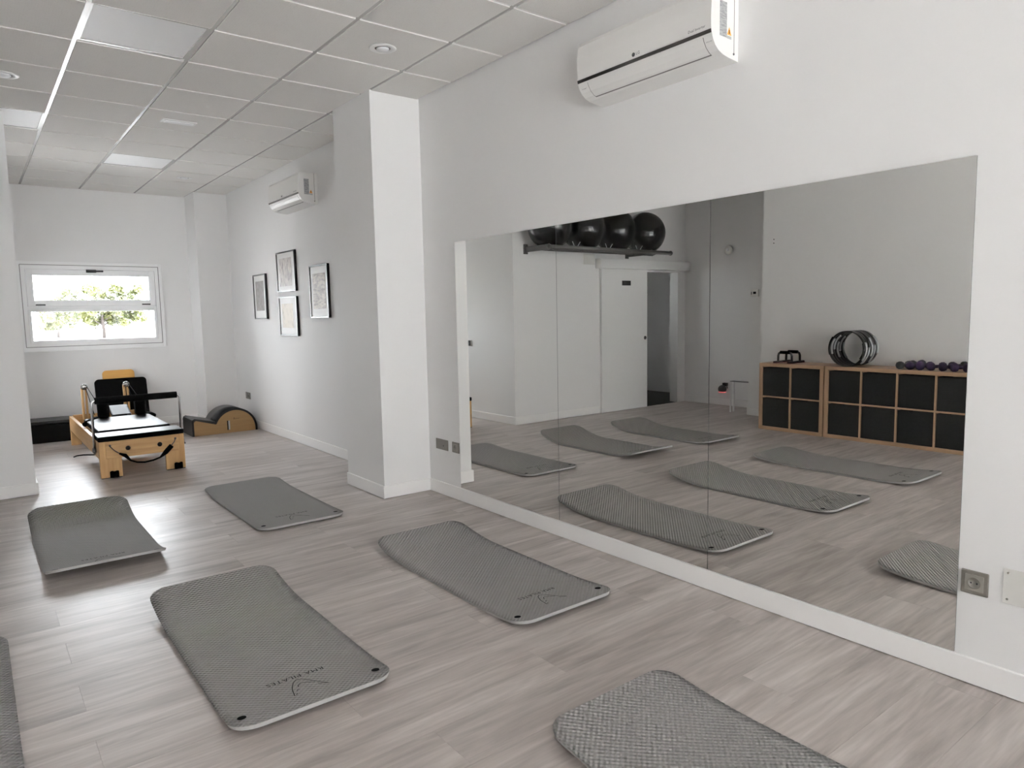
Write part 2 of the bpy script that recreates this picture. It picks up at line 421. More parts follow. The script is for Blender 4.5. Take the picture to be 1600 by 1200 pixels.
OX0, OX1, OZ = -2.76, -1.95, 1.95                     # doorway
bm = bmesh.new()
box(bm, XR - 0.1, OX0, YP, YP + 0.12, 0, HC + 0.03); box(bm, OX1, XL, YP, YP + 0.12, 0, HC + 0.03); box(bm, OX0, OX1, YP, YP + 0.12, OZ, HC + 0.03)
struct('wall_partition', bm, M['wall'])
struct('wall_recess', BX(XR - 0.1, XR, 4.7, YP, 0, HC + 0.03), M['wall'])
struct('wall_left', BX(XC - 0.12, XC, YB, 4.82, 0, HC + 0.03), M['wall'])
struct('wall_return', BX(XR, XC - 0.12, 4.70, 4.82, 0, HC + 0.03), M['wall'])
struct('column_recess', BX(XR, -2.35, 4.82, 5.27, 0, HC + 0.01), M['wall'])
struct('column_near', BX(2.4150, D, 4.7243, 5.3636, 0, HC + 0.01), M['wall'])
struct('column_far', BX(2.42, D, 9.70, YF, 0, HC + 0.01), M['wall'])
# shop front behind the camera
SX0, SX1, SZ0, SZ1 = -1.75, 2.70, 0.06, 2.62
bm = bmesh.new()
box(bm, XC - 0.12, SX0, YB - 0.14, YB, 0, HC + 0.03); box(bm, SX1, D, YB - 0.14, YB, 0, HC + 0.03)
box(bm, SX0, SX1, YB - 0.14, YB, 0, SZ0); box(bm, SX0, SX1, YB - 0.14, YB, SZ1, HC + 0.03)
struct('wall_back', bm, M['wall'])
sf = bmesh.new()
n = 3; wd = (SX1 - SX0) / n
for k in range(n + 1):
    x = SX0 + k * wd; box(sf, max(SX0, x - 0.035), min(SX1, x + 0.035), YB - 0.11, YB - 0.04, SZ0, SZ1)
for k in range(n):
    xa = SX0 + k * wd + 0.035; xb = xa + wd - 0.07
    box(sf, xa, xb, YB - 0.11, YB - 0.04, SZ0, SZ0 + 0.07); box(sf, xa, xb, YB - 0.11, YB - 0.04, SZ1 - 0.07, SZ1)
sfo = struct('window_2', sf, M['alu'])
for k in range(n):
    xa = SX0 + k * wd + 0.03; xb = xa + wd - 0.06
    obj('pane', BX(xa, xb, YB - 0.079, YB - 0.073, SZ0 + 0.065, SZ1 - 0.065), M['glass'], sfo)
# back room behind the doorway
def sashless(x0, x1, z0, z1, wd, y0, y1):
    bm = bmesh.new()
    for a, b, c, d_ in ((x0, x0 + wd, z0, z1), (x1 - wd, x1, z0, z1), (x0 + wd, x1 - wd, z0, z0 + wd), (x0 + wd, x1 - wd, z1 - wd, z1)): box(bm, a, b, y0, y1, c, d_)
    return bm
bm = bmesh.new()
box(bm, -3.75, -3.65, YP - 0.2, 8.6, 0, 2.6); box(bm, -3.65, -2.0, 8.5, 8.6, 0, 2.6); box(bm, -1.0, XL - 0.12, 8.5, 8.6, 0, 2.6)
box(bm, -2.0, -1.0, 8.5, 8.6, 0, 1.6); box(bm, -2.0, -1.0, 8.5, 8.6, 2.1, 2.6); box(bm, -3.65, XR - 0.1, YP, YP + 0.12, 0, 2.6)
struct('wall_back_room', bm, M['wall'])
w4 = struct('added_back_window', sashless(-2.0, -1.0, 1.6, 2.1, 0.05, 8.53, 8.58), M['alu'])  # unseen window, added to brighten the back room
obj('pane', BX(-1.96, -1.04, 8.552, 8.558, 1.64, 2.06), M['glass'], w4)
struct('added_yard_wall', BX(-2.4, -2.2, 8.62, 16.0, -0.13, 3.2), noise_mat('added_yard_grey', (0.17, 0.17, 0.175), (0.20, 0.20, 0.205), (0.4, 0.4, 0.4), 4, 0.9))  # unseen wall, added to hold back sky light at the side door
struct('ceiling_back_room', BX(-3.75, XL - 0.12, YP + 0.12, 8.6, 2.6, 2.7), M['wall'])
struct('floor_back_room', BX(-3.65, XL - 0.12, YP + 0.002, 8.5, -0.05, 0.0005), M['dark_floor'])

# baseboards
BH, BT = 0.10, 0.014
def baseb(name, x0, x1, y0, y1):
    bm = BX(x0, x1, y0, y1, 0.003, BH, bev=0.003, seg=2); return struct(name, bm, M['base'])
baseb('baseboard_right', D - BT, D, YB, 4.7243 - BT)
baseb('baseboard_column_front', 2.4150 - BT, D, 4.7243 - BT, 4.7243)
baseb('baseboard_column_side', 2.4150 - BT, 2.4150, 4.7243, 5.3636)
baseb('baseboard_right_far', D - BT, D, 5.3636, 9.70 - BT)
baseb('baseboard_far_column_front', 2.42 - BT, D, 9.70 - BT, 9.70)
baseb('baseboard_far_column_side', 2.42 - BT, 2.42, 9.70, YF - BT)
baseb('baseboard_far', XL, 2.42, YF - BT, YF)
baseb('baseboard_left_far', XL, XL + BT, YP, 8.93)
baseb('baseboard_partition', -1.09, XL + BT, YP - BT, YP)
baseb('baseboard_recess', XR, XR + BT, 5.27, YP - BT)
baseb('baseboard_recess_column', -2.35, -2.35 + BT, 4.82, 5.27 + BT)
baseb('baseboard_left', XC, XC + BT, YB, 4.82)

# ------------------------------------------------------------------ sliding door in the partition
dr = bpy.data.objects.new('door_1', None); COL.objects.link(dr); dr.location = (-1.58, 6.72, 0); dr['kind'] = 'structure'
obj('door_panel', BX(-2.03, -1.12, 6.713, 6.752, 0.006, 1.965, bev=0.003), M['white_metal'], dr)
obj('track_cover', BX(-2.915, -1.05, 6.655, 6.757, 1.958, 2.085, bev=0.004), M['white_metal'], dr)
bm = bmesh.new()
box(bm, OX0 - 0.07, OX0, YP - 0.014, YP, 0, 1.958); box(bm, OX0, OX0 + 0.015, YP - 0.014, YP + 0.13, 0, OZ)
box(bm, OX0 - 0.0, OX1, YP - 0.01, YP + 0.13, OZ - 0.015, OZ)
obj('door_frame', bm, M['white_metal'], dr)
bm = bmesh.new(); lathe(bm, [(0.0, -0.002), (0.026, -0.002), (0.026, 0.0)], (-1.985, 6.713, 1.0), 'y', 20)
bm2 = obj('flush_pull', bm, M['strip'], dr)
sg = bmesh.new(); box(sg, -1.685, -1.515, 6.707, 6.713, 1.735, 1.80, bev=0.001)
so = obj('sign_plate', sg, M['black'], dr)
bm = bmesh.new()
for k in range(6): box(bm, -1.66 + k * 0.021, -1.647 + k * 0.021, 6.7058, 6.7072, 1.757, 1.776)
obj('sign_marks', bm, M['greydb'], so)

# ------------------------------------------------------------------ far window
wn = struct('window_1', BX(WX0, WX0 + 0.045, YF - 0.02, YF + 0.07, WZ0, WZ1), M['alu'])
def wpart(name, bm, mt): return obj(name, bm, mt, wn)
bm = bmesh.new(); e = 0.04
for (a, b, c, d_) in ((WX0 - e, WX0, WZ0 - 0.05, WZ1 + e), (WX1, WX1 + e, WZ0 - 0.05, WZ1 + e)):
    box(bm, a, b, YF - 0.022, YF, c, d_, bev=0.003)
box(bm, WX0, WX1, YF - 0.022, YF, WZ1, WZ1 + e, bev=0.003); box(bm, WX0, WX1, YF - 0.022, YF, WZ0 - 0.05, WZ0, bev=0.003)
wpart('architrave', bm, M['alu'])
bm = bmesh.new(); g_ = 0.003
for a, b, c, d_ in ((WX0 - g_, WX0 + g_, WZ0, WZ1), (WX1 - g_, WX1 + g_, WZ0, WZ1), (WX0, WX1, WZ0 - g_, WZ0 + g_), (WX0, WX1, WZ1 - g_, WZ1 + g_)): box(bm, a, b, YF - 0.0235, YF - 0.015, c, d_)
wpart('gap_seal', bm, M['gap'])
wpart('window_sill', BX(WX0 - 0.045, WX1 + 0.05, YF - 0.032, YF - 0.0, WZ0 - 0.058, WZ0 - 0.046, bev=0.002), M['alu'])
bm = bmesh.new()      # fixed frame
box(bm, WX1 - 0.045, WX1, YF - 0.02, YF + 0.07, WZ0, WZ1); box(bm, WX0 + 0.045, WX1 - 0.045, YF - 0.02, YF + 0.07, WZ1 - 0.05, WZ1)
box(bm, WX0 + 0.045, WX1 - 0.045, YF - 0.02, YF + 0.07, WZ0, WZ0 + 0.05); box(bm, WX0 + 0.045, WX1 - 0.045, YF - 0.01, YF + 0.07, 1.53, 1.575)
box(bm, WX0 + 0.03, WX0 + 0.075, YF + 0.034, YF + 0.068, WZ0, WZ1); box(bm, WX1 - 0.075, WX1 - 0.03, YF + 0.034, YF + 0.068, WZ0, WZ1)
box(bm, WX0 + 0.075, WX1 - 0.075, YF + 0.034, YF + 0.068, WZ1 - 0.085, WZ1 - 0.04); box(bm, WX0 + 0.075, WX1 - 0.075, YF + 0.034, YF + 0.068, 1.53, 1.615)
wpart('window_frame', bm, M['alu'])
def sash(x0, x1, z0, z1, wd, y0, y1):
    bm = bmesh.new()
    box(bm, x0, x0 + wd, y0, y1, z0, z1, bev=0.003); box(bm, x1 - wd, x1, y0, y1, z0, z1, bev=0.003)
    box(bm, x0 + wd, x1 - wd, y0, y1, z0, z0 + wd, bev=0.003); box(bm, x0 + wd, x1 - wd, y0, y1, z1 - wd, z1, bev=0.003)
    return bm
us = wpart('upper_sash', sash(WX0 + 0.05, WX1 - 0.05, 1.58, WZ1 - 0.055, 0.07, YF - 0.03, YF + 0.03), M['alu'])
obj('pane', BX(WX0 + 0.115, WX1 - 0.115, YF - 0.003, YF + 0.003, 1.645, WZ1 - 0.12), M['glass'], us)
obj('gasket', sash(WX0 + 0.118, WX1 - 0.118, 1.648, WZ1 - 0.123, 0.004, YF - 0.012, YF + 0.012), M['rubber'], us)
bm = BX(1.225, 1.405, YF - 0.052, YF - 0.03, 1.998, 2.018, bev=0.004); box(bm, 1.22, 1.33, YF - 0.04, YF - 0.03, 1.99, 2.026, bev=0.003)
obj('handle', bm, M['black'], us)
for xa in (0.672, 1.818):
    obj('hinge', BX(xa, xa + 0.10, YF - 0.038, YF - 0.03, 1.588, 1.602, bev=0.002), M['black'], us)
ls = wpart('lower_sash', sash(WX0 + 0.047, WX1 - 0.047, WZ0 + 0.045, 1.545, 0.032, YF - 0.022, YF + 0.03), M['alu'])
obj('pane', BX(WX0 + 0.075, WX1 - 0.075, YF + 0.004, YF + 0.010, WZ0 + 0.073, 1.517), M['glass'], ls)

# ------------------------------------------------------------------ wall mirrors
joints = [4.277, 3.1785, 2.0765, 0.971]
ml = ['mirror sheet nearest the white column, farthest of the three', 'middle mirror sheet between two thin vertical joints', 'mirror sheet beside the grey wall socket, reflecting the cube shelves']
for k in range(3):
    y1, y0 = joints[k] - (0.0016 if k else 0), joints[k + 1] + (0.0016 if k < 2 else 0)
    bm = bmesh.new(); box(bm, D - 0.006, D - 0.001, y0, y1, 0.103, 1.905, mi=1)
    bmesh.ops.recalc_face_normals(bm, faces=bm.faces[:])
    for f in bm.faces:
        if f.normal.x < -0.9: f.material_index = 0
    tag(obj('wall_mirror', bm, [M['mirror'], M['mirror_edge']]), ml[k], 'mirror', 'frameless mirrors on the right wall')

# ------------------------------------------------------------------ air conditioners
def ac(y0, label):
    W = 0.837; y1 = y0 + W; zt = 2.785
    t = thing('air_conditioner', label, 'air conditioner', (D, y0 + W / 2, 2.49), 'wall air conditioners')
    P = [(0.0, 2.785), (0.155, 2.785), (0.176, 2.78), (0.186, 2.762), (0.194, 2.70), (0.197, 2.64), (0.196, 2.602), (0.191, 2.578), (0.182, 2.555),
         (0.166, 2.532), (0.142, 2.514), (0.11, 2.502), (0.07, 2.496), (0.0, 2.490)]
    bm = bmesh.new(); prism(bm, P, lambda p, a: (D - p[0], a, p[1]), y0, y1)
    for f in bm.faces:
        if len(f.verts) == 4: f.smooth = False
    obj('casing', bm, M['ac'], t)
    def strip(pts, ya, yb, off, taper=None):
        bm = bmesh.new(); A = []; B = []
        for i, (p, z) in enumerate(pts):
            A.append(bm.verts.new((D - p - off, ya, z))); B.append(bm.verts.new((D - p - off, yb, z)))
        for i in range(len(pts) - 1): bm.faces.new((A[i], A[i + 1], B[i + 1], B[i]))
        # a thin skin with thickness
        g = bmesh.ops.extrude_face_region(bm, geom=bm.faces[:])
        for v in [x for x in g['geom'] if isinstance(x, bmesh.types.BMVert)]: v.co.x += off + 0.002
        return bm
    sl = strip([(0.1962, 2.593), (0.193, 2.578)], y0 + 0.001, y1 - 0.001, 0.0012)
    obj('chrome_strip', sl, M['strip'], t)
    lp = [(0.188, 2.570), (0.182, 2.555), (0.166, 2.532), (0.142, 2.514), (0.125, 2.5075)]
    obj('louvre_gap', strip(lp, y0 + 0.046, y1 - 0.068, 0.0006), M['gap'], t)
    lp2 = [(0.188, 2.570), (0.182, 2.555), (0.166, 2.532), (0.142, 2.514), (0.131, 2.510)]
    obj('louvre', strip(lp2, y0 + 0.049, y1 - 0.071, 0.0014), M['ac'], t)
    # flat print: text reads from the room side, +reading direction runs towards -Y
    def wall_text(txt, size, y, z, mt, d=0.1985, sp=1.0):
        bm = text_bm(txt, size, sp); remap(bm, lambda c: (D - d, y - c.x, z + c.y)); return obj('lettering', bm, mt, t)
    wall_text('LG', 0.020, y0 + 0.415, 2.612, M['ink2'])
    bm = bmesh.new(); lathe(bm, [(0.0, -0.001), (0.0095, -0.001), (0.0095, 0.001)], (D - 0.1975, y0 + 0.444, 2.612), 'x', 18)
    obj('round_emblem', bm, M['ink2'], t)
    wall_text('Dual Inverter', 0.017, y0 + 0.075, 2.611, M['ink2'])
    for yy, tx in ((y0 + 0.022, 'Plasma'), (y1 - 0.035, '10 year')):
        bm = text_bm(tx, 0.012); remap(bm, lambda c: (D - 0.1805 + c.y * 0.5, yy - c.x, 2.548 + c.y * 0.85)); obj('lettering', bm, M['ink2'], t)
    # stickers on the end that faces the room's front
    obj('rating_label', BX(D - 0.135, D - 0.085, y0 - 0.0012, y0 + 0.001, 2.578, 2.725), M['label'], t)
    bm = bmesh.new(); prism(bm, [(0.052, 2.592), (0.082, 2.592), (0.067, 2.625)], lambda p, a: (D - p[0], a, p[1]), y0 - 0.0012, y0 + 0.001)
    wr = obj('warning_sticker', bm, M['orange'], t)
    bm = bmesh.new(); prism(bm, [(0.064, 2.597), (0.070, 2.597), (0.069, 2.614), (0.065, 2.614)], lambda p, a: (D - p[0], a, p[1]), y0 - 0.0020, y0 - 0.001)
    obj('warning_mark', bm, M['ink'], wr)
    obj('caution_label', BX(D - 0.083, D - 0.052, y0 - 0.0012, y0 + 0.001, 2.576, 2.588), M['ring_pad'], t)
    bm = bmesh.new(); box(bm, D - 0.032, D - 0.029, y0 - 0.0008, y0 + 0.001, 2.515, 2.785); obj('seam', bm, M['gap'], t)
    bm = bmesh.new(); lathe(bm, [(0.0, -0.003), (0.005, -0.003), (0.005, 0.001)], (D - 0.033, y0, 2.518), 'y', 12); obj('screw', bm, M['gap'], t)
    return t
ac(1.942, 'white wall air conditioner above the big mirror')
ac(6.70, 'white wall air conditioner above the four framed pictures')

# ------------------------------------------------------------------ framed pictures
def picture(y0, y1, z0, z1, label, pm, inset):
    t = thing('framed_picture', label, 'picture', (D, (y0 + y1) / 2, z0), 'framed prints on the right wall')
    f = 0.014; dp = 0.028
    bm = bmesh.new()
    box(bm, D - dp, D - 0.001, y0, y0 + f, z0, z1); box(bm, D - dp, D - 0.001, y1 - f, y1, z0, z1)
    box(bm, D - dp, D - 0.001, y0 + f, y1 - f, z0, z0 + f); box(bm, D - dp, D - 0.001, y0 + f, y1 - f, z1 - f, z1)
    obj('frame', bm, M['black_frame'], t)
    obj('mount_board', BX(D - 0.020, D - 0.002, y0 + f, y1 - f, z0 + f, z1 - f), M['paper'], t)
    l, r_, b_, tp = inset
    obj('print', BX(D - 0.0215, D - 0.0195, y0 + r_, y1 - l, z0 + b_, z1 - tp), M[pm], t)
picture(8.29, 8.725, 1.375, 1.905, 'black framed picture with dark brown print, nearest the far window', 'print_dark', (0.075, 0.08, 0.10, 0.08))
picture(7.34, 7.885, 1.67, 2.105, 'black framed picture with brown sketch fading downwards, upper of the middle pair', 'print_mid', (0.08, 0.11, 0.06, 0.07))
picture(7.335, 7.868, 1.185, 1.615, 'black framed picture with pale cream sketch, lower of the middle pair', 'print_pale', (0.08, 0.13, 0.09, 0.075))
picture(6.50, 6.953, 1.378, 1.905, 'black framed picture with brown line print, nearest the white column', 'print_lines', (0.075, 0.07, 0.09, 0.085))

# ------------------------------------------------------------------ sockets and plates
def socket(name, y0, y1, z0, z1, label, cat, gangs):
    t = thing(name, label, cat, (D, (y0 + y1) / 2, z0))
    obj('surround', BX(D - 0.009, D, y0, y1, z0, z1, bev=0.004), M['socket'], t)
    n = len(gangs); wd = (y1 - y0 - 0.012) / max(n, 1)
    for k, g in enumerate(gangs):
        c = y0 + 0.006 + wd * (k + 0.5); zc = (z0 + z1) / 2; h = (z1 - z0) / 2 - 0.014
        ins = obj('insert', BX(D - 0.0115, D - 0.004, c - h, c + h, zc - h, zc + h, bev=0.002), M['socket2'], t)
        if g == 'schuko':
            bm = bmesh.new(); lathe(bm, [(0.0, -0.0117), (0.0185, -0.0117), (0.0185, -0.0121), (0.0215, -0.0121), (0.0215, -0.010)], (D, c, zc), 'x', 24)
            obj('well', bm, M['socket'], ins)
            bm = bmesh.new()
            for s in (-1, 1): lathe(bm, [(0.0, -0.0126), (0.003, -0.0126), (0.003, -0.0110)], (D, c + s * 0.0095, zc), 'x', 10)
            obj('pin_holes', bm, M['black'], ins)
    return t
socket('wall_socket', 0.871, 0.960, 0.340, 0.428, 'taupe wall socket at the lower right corner of the mirror', 'socket', ['schuko'])
socket('wall_socket', 4.292, 4.385, 0.356, 0.437, 'small taupe wall socket between blank plate and mirror edge', 'socket', ['schuko'])
t = socket('blank_plate', 4.444, 4.614, 0.354, 0.436, 'wide taupe wall plate with one black dot, beside the column', 'wall plate', [])
bm = bmesh.new(); lathe(bm, [(0.0, -0.0105), (0.006, -0.0105), (0.006, -0.008)], (D, 4.503, 0.388), 'x', 12); obj('button', bm, M['black'], t)
socket('wall_socket', 9.15, 9.33, 0.345, 0.432, 'double wall socket low in the far corner above the barrel', 'socket', ['schuko', 'blank'])
t = thing('cover_plate', 'blank white cover plate on the wall right of the taupe socket', 'wall plate', (D, 0.73, 0.34))
obj('plate', BX(D - 0.004, D, 0.625, 0.829, 0.338, 0.465, bev=0.0015), M['plate'], t)
for yy in (0.814, 0.64):
    for zz in (0.355, 0.45):
        bm = bmesh.new(); lathe(bm, [(0.0, -0.0055), (0.004, -0.0055), (0.004, -0.003)], (D, yy, zz), 'x', 12); obj('screw', bm, M['socket2'], t)

# ------------------------------------------------------------------ ceiling fittings
LL = {(0, 2): 'square ceiling light panel nearest the camera', (1, 8): 'square ceiling light panel towards the far window wall', (-1, 6): 'square ceiling light panel just showing at the left edge of the photo'}
for i, j, xa, xb, ya, yb in leds:
    t = thing('ceiling_light_panel', LL[(i, j)], 'ceiling light', ((xa + xb) / 2, (ya + yb) / 2, HC), 'square ceiling light panels')
    bm = bmesh.new(); a0, a1, b0, b1 = xa + bw, xb - bw, ya + bw, yb - bw; f = 0.012
    box(bm, a0, a0 + f, b0, b1, HC - 0.001, HC + 0.02); box(bm, a1 - f, a1, b0, b1, HC - 0.001, HC + 0.02)
    box(bm, a0 + f, a1 - f, b0, b0 + f, HC - 0.001, HC + 0.02); box(bm, a0 + f, a1 - f, b1 - f, b1, HC - 0.001, HC + 0.02)
    obj('frame', bm, M['runner'], t)
    obj('diffuser', BX(a0 + f, a1 - f, b0 + f, b1 - f, HC + 0.003, HC + 0.015), M['glass_lamp'], t)
for (x, y, lb) in ((2.12, 3.95, 'round ceiling downlight near the column'), (0.32, 5.75, 'round ceiling downlight at the left edge of the photo'), (2.10, 8.75, 'round ceiling downlight near the far window wall')):
    t = thing('downlight', lb, 'ceiling light', (x, y, HC), 'round ceiling downlights'); z = HC - 0.009
    bm = bmesh.new(); lathe(bm, [(0.046, 0.0), (0.052, -0.006), (0.078, -0.004), (0.083, 0.0)], (x, y, z), 'z', 32); obj('rim', bm, M['white_metal'], t)
    bm = bmesh.new(); lathe(bm, [(0.0, -0.001), (0.047, -0.001), (0.047, 0.0)], (x, y, z), 'z', 32); obj('recess', bm, M['gap'], t)
    bm = bmesh.new(); lathe(bm, [(0.0, -0.012), (0.030, -0.012), (0.038, -0.006), (0.038, -0.001)], (x, y, z), 'z', 32); obj('lamp_face', bm, M['glass_lamp'], t)
t = thing('emergency_light', 'slim white emergency light set flush in a ceiling tile', 'emergency light', (1.505, 6.33, HC))
obj('housing', BX(1.375, 1.635, 6.285, 6.395, HC - 0.013, HC + 0.002, bev=0.004), M['white_metal'], t)
obj('lens', BX(1.395, 1.615, 6.31, 6.37, HC - 0.020, HC - 0.010, bev=0.006), M['glass_lamp'], t)

# ------------------------------------------------------------------ exercise mats
ML, MW, MTH = 1.41, 0.605, 0.014
LOGO = [[(0.837, 2.397), (0.847, 2.448), (0.856, 2.475), (0.872, 2.506), (0.887, 2.52), (0.904, 2.514), (0.924, 2.488), (0.941, 2.456), (0.957, 2.431), (0.972, 2.409), (0.939, 2.432)],
        [(0.937, 2.455), (0.91, 2.474), (0.891, 2.483), (0.878, 2.474), (0.874, 2.460)], [(0.857, 2.431), (0.866, 2.440), (0.870, 2.434)], [(0.845, 2.402), (0.853, 2.412)]]
def curl(s, cf, cn):
    z = 0.0
    if s < 0.36: z += cn * ((0.36 - s) / 0.36) ** 2
    q = s - (ML - 0.46)
    if q > 0: z += cf * (q / 0.46) ** 2
    return z
def exercise_mat(x0, y0, cf, cn, label, logo=True):
    xc = x0 + MW / 2
    t = thing('exercise_mat', label, 'exercise mat', (xc, y0 + ML / 2, 0), 'grey exercise mats')
    R = 0.085; hw = MW / 2
    ss = []
    for k in range(9): ss.append(R * (1 - math.cos(PI / 2 * k / 8)))
    ss += [R + (ML - 2 * R) * k / 34 for k in range(1, 34)]
    ss += [ML - q for q in reversed(ss[:9])]
    def half(s):
        e = min(s, ML - s)
        if e >= R: return hw
        return hw - R + math.sqrt(max(R * R - (R - e) ** 2, 0))
    us = [-1 + 2 * k / 12 for k in range(13)]
    bm = bmesh.new(); top = []; bot = []
    for s in ss:
        h = max(half(s), 0.01); z = curl(s, cf, cn) + 0.001
        # slope for offsetting the thickness
        dz = (curl(min(s + 0.01, ML), cf, cn) - curl(max(s - 0.01, 0), cf, cn)) / 0.02
        nl = math.sqrt(1 + dz * dz); oy, oz = -dz / nl * MTH, MTH / nl
        yy = s - ML / 2
        top.append([bm.verts.new((u * h, yy + oy, z + oz)) for u in us]); hb = max(h - 0.006, 0.006); bot.append([bm.verts.new((u * hb, yy, z)) for u in us])
    n, c = len(ss), len(us)
    for i in range(n - 1):
        for k in range(c - 1):
            f = bm.faces.new((top[i][k], top[i][k + 1], top[i + 1][k + 1], top[i + 1][k])); f.smooth = True; f.material_index = 0
            f = bm.faces.new((bot[i][k], bot[i + 1][k], bot[i + 1][k + 1], bot[i][k + 1])); f.smooth = True; f.material_index = 1
        for k in (0, c - 1):
            f = bm.faces.new((top[i][k], top[i + 1][k], bot[i + 1][k], bot[i][k])); f.material_index = 1
    for i in (0, n - 1):
        for k in range(c - 1):
            f = bm.faces.new((top[i][k], top[i][k + 1], bot[i][k + 1], bot[i][k])); f.material_index = 1
    obj('pad', bm, [M['mat'], M['mat_edge_lit']], t, local=True)
    def onto(px, py, lift=0.0009):      # local (x, distance from the near end) on the top face
        s = min(max(py, 0), ML); dz = (curl(s + 0.01, cf, cn) - curl(max(s - 0.01, 0), cf, cn)) / 0.02
        nl = math.sqrt(1 + dz * dz)
        return (px, s - ML / 2 - dz / nl * MTH, curl(s, cf, cn) + 0.001 + MTH / nl + lift)
    for sx in (-1, 1):
        bm = bmesh.new(); cx, cy = sx * (hw - 0.050), 0.085
        A = []; B = []
        for k in range(18):
            a = 2 * PI * k / 18; A.append(bm.verts.new(onto(cx + 0.0155 * math.cos(a), cy + 0.0155 * math.sin(a), 0.0012))); B.append(bm.verts.new(onto(cx + 0.008 * math.cos(a), cy + 0.008 * math.sin(a), 0.0016)))
        for k in range(18): bm.faces.new((A[k], A[(k + 1) % 18], B[(k + 1) % 18], B[k]))
        bm.faces.new(B); obj('eyelet', bm, M['foam'], t, local=True)
    if logo:
        bm = text_bm('RMA PILATES', 0.036, 1.12)
        remap(bm, lambda c_: onto(-c_.x * 0.97, 0.258 - c_.y))
        obj('lettering', bm, M['ink'], t, local=True)
        bm = bmesh.new()
        for pl in LOGO:
            q = [(px - 0.895, py - 2.29) for px, py in pl]
            for a, b in zip(q, q[1:]):
                d = Vector((b[0] - a[0], b[1] - a[1])); nn = Vector((-d.y, d.x)).normalized() * 0.0016
                bm.faces.new([bm.verts.new(onto(a[0] + nn.x, a[1] + nn.y)), bm.verts.new(onto(a[0] - nn.x, a[1] - nn.y)), bm.verts.new(onto(b[0] - nn.x, b[1] - nn.y)), bm.verts.new(onto(b[0] + nn.x, b[1] + nn.y))])
        obj('line_drawing', bm, M['ink'], t, local=True)
    return t
exercise_mat(0.225, 4.36, 0.100, 0.060, 'grey exercise mat in front of the reformer legs, its far end curling high')
exercise_mat(1.395, 4.49, 0.028, 0.012, 'flattest grey exercise mat, lying in front of the white column')
exercise_mat(1.805, 2.30, 0.060, 0.026, 'grey exercise mat lying along the mirror, farther of the two there')
exercise_mat(0.590, 2.29, 0.065, 0.022, 'grey exercise mat in the middle foreground with clear black lettering')
exercise_mat(1.380, 0.25, 0.040, 0.020, 'grey exercise mat cut off by the bottom edge, nearest the mirror')
exercise_mat(0.285, 0.22, 0.035, 0.020, 'grey exercise mat seen only as a corner at the right edge of the mirror')
exercise_mat(-0.570, 2.26, 0.040, 0.030, 'grey exercise mat cut off by the left edge, reflected in front of the cube shelves')
exercise_mat(-0.830, 4.33, 0.080, 0.030, 'grey exercise mat reflected in front of the sliding door')

# ------------------------------------------------------------------ reformer
ref = thing('pilates_reformer', 'pale wooden pilates reformer with black upholstery and chrome foot bar', 'reformer', (1.19, 8.10, 0), rot=0.0)
RX0, RX1, RY0, RY1, RZ = 0.832, 1.528, 7.01, 9.24, 0.330
for x0, x1 in ((RX0, RX0 + 0.172), (RX1 - 0.165, RX1)):
    lg = obj('leg', BX(x0, x1, RY0, RY0 + 0.045, 0.006, RZ, bev=0.004), M['maple'], ref)
    obj('foot_pad', BX(x0 + 0.003, x1 - 0.003, RY0 + 0.003, RY0 + 0.043, 0.0, 0.007), M['black'], lg)
    cx = (x0 + x1) / 2 + 0.02
    bm = bmesh.new()
    box(bm, cx - 0.036, cx + 0.036, RY0 - 0.010, RY0, 0.008, 0.060, bev=0.003)
    for s in (-1, 1):
        box(bm, cx + s * 0.020 - 0.011, cx + s * 0.020 + 0.011, RY0 - 0.024, RY0 - 0.008, 0.004, 0.066, bev=0.004)
    obj('wheel_bracket', bm, M['foam'], lg)
obj('front_rail', BX(RX0 + 0.05, RX1 - 0.05, RY0 - 0.003, RY0 + 0.040, 0.176, RZ - 0.001, bev=0.003), M['maple_x'], ref)
for x0, x1 in ((RX0, RX0 + 0.035), (RX1 - 0.035, RX1)):
    obj('side_rail', BX(x0, x1, RY0 + 0.046, RY1 - 0.001, 0.172, RZ, bev=0.004), M['maple_y'], ref)
for x0, x1 in ((RX0, RX0 + 0.10), (RX1 - 0.10, RX1)):
    obj('leg', BX(x0, x1, RY1 - 0.045, RY1 + 0.002, 0.0, RZ - 0.002, bev=0.004), M['maple'], ref)
obj('back_rail', BX(RX0 + 0.036, RX1 - 0.036, RY1 - 0.05, RY1 - 0.006, 0.15, RZ + 0.01, bev=0.003), M['maple_x'], ref)
for x in (1.058, 1.318):
    bm = bmesh.new(); lathe(bm, [(0.0, -0.016), (0.012, -0.014), (0.019, -0.008), (0.021, 0.0)], (x, RY0 - 0.003, 0.253), 'y', 20); obj('bolt_cap', bm, M['black'], ref)
# front platform
def dark_sides(o):      # sides of the same upholstery painted unlit, in matt black
    o.data.materials.append(M['foam'])
    for p in o.data.polygons:
        if p.normal.z < 0.6: p.material_index = 1
    return o
dark_sides(obj('foot_platform', BX(RX0 - 0.004, RX1 + 0.0, RY0 - 0.006, RY0 + 0.285, RZ, RZ + 0.046, bev=0.010, seg=3), M['vinyl'], ref))
# carriage
ca = obj('carriage', BX(RX0 + 0.045, RX1 - 0.045, 7.335, 8.34, RZ + 0.006, RZ + 0.058, bev=0.012, seg=3), M['vinyl'], ref); dark_sides(ca)
obj('carriage_board', BX(RX0 + 0.05, RX1 - 0.05, 7.345, 8.45, RZ - 0.02, RZ + 0.0055, bev=0.003), M['maple_y'], ca)
for xc in (1.055, 1.400):
    bm = bmesh.new(); box(bm, xc - 0.052, xc + 0.052, 8.27, 8.37, RZ + 0.058, RZ + 0.215, bev=0.022, seg=3); obj('shoulder_rest', bm, M['foam'], ca)
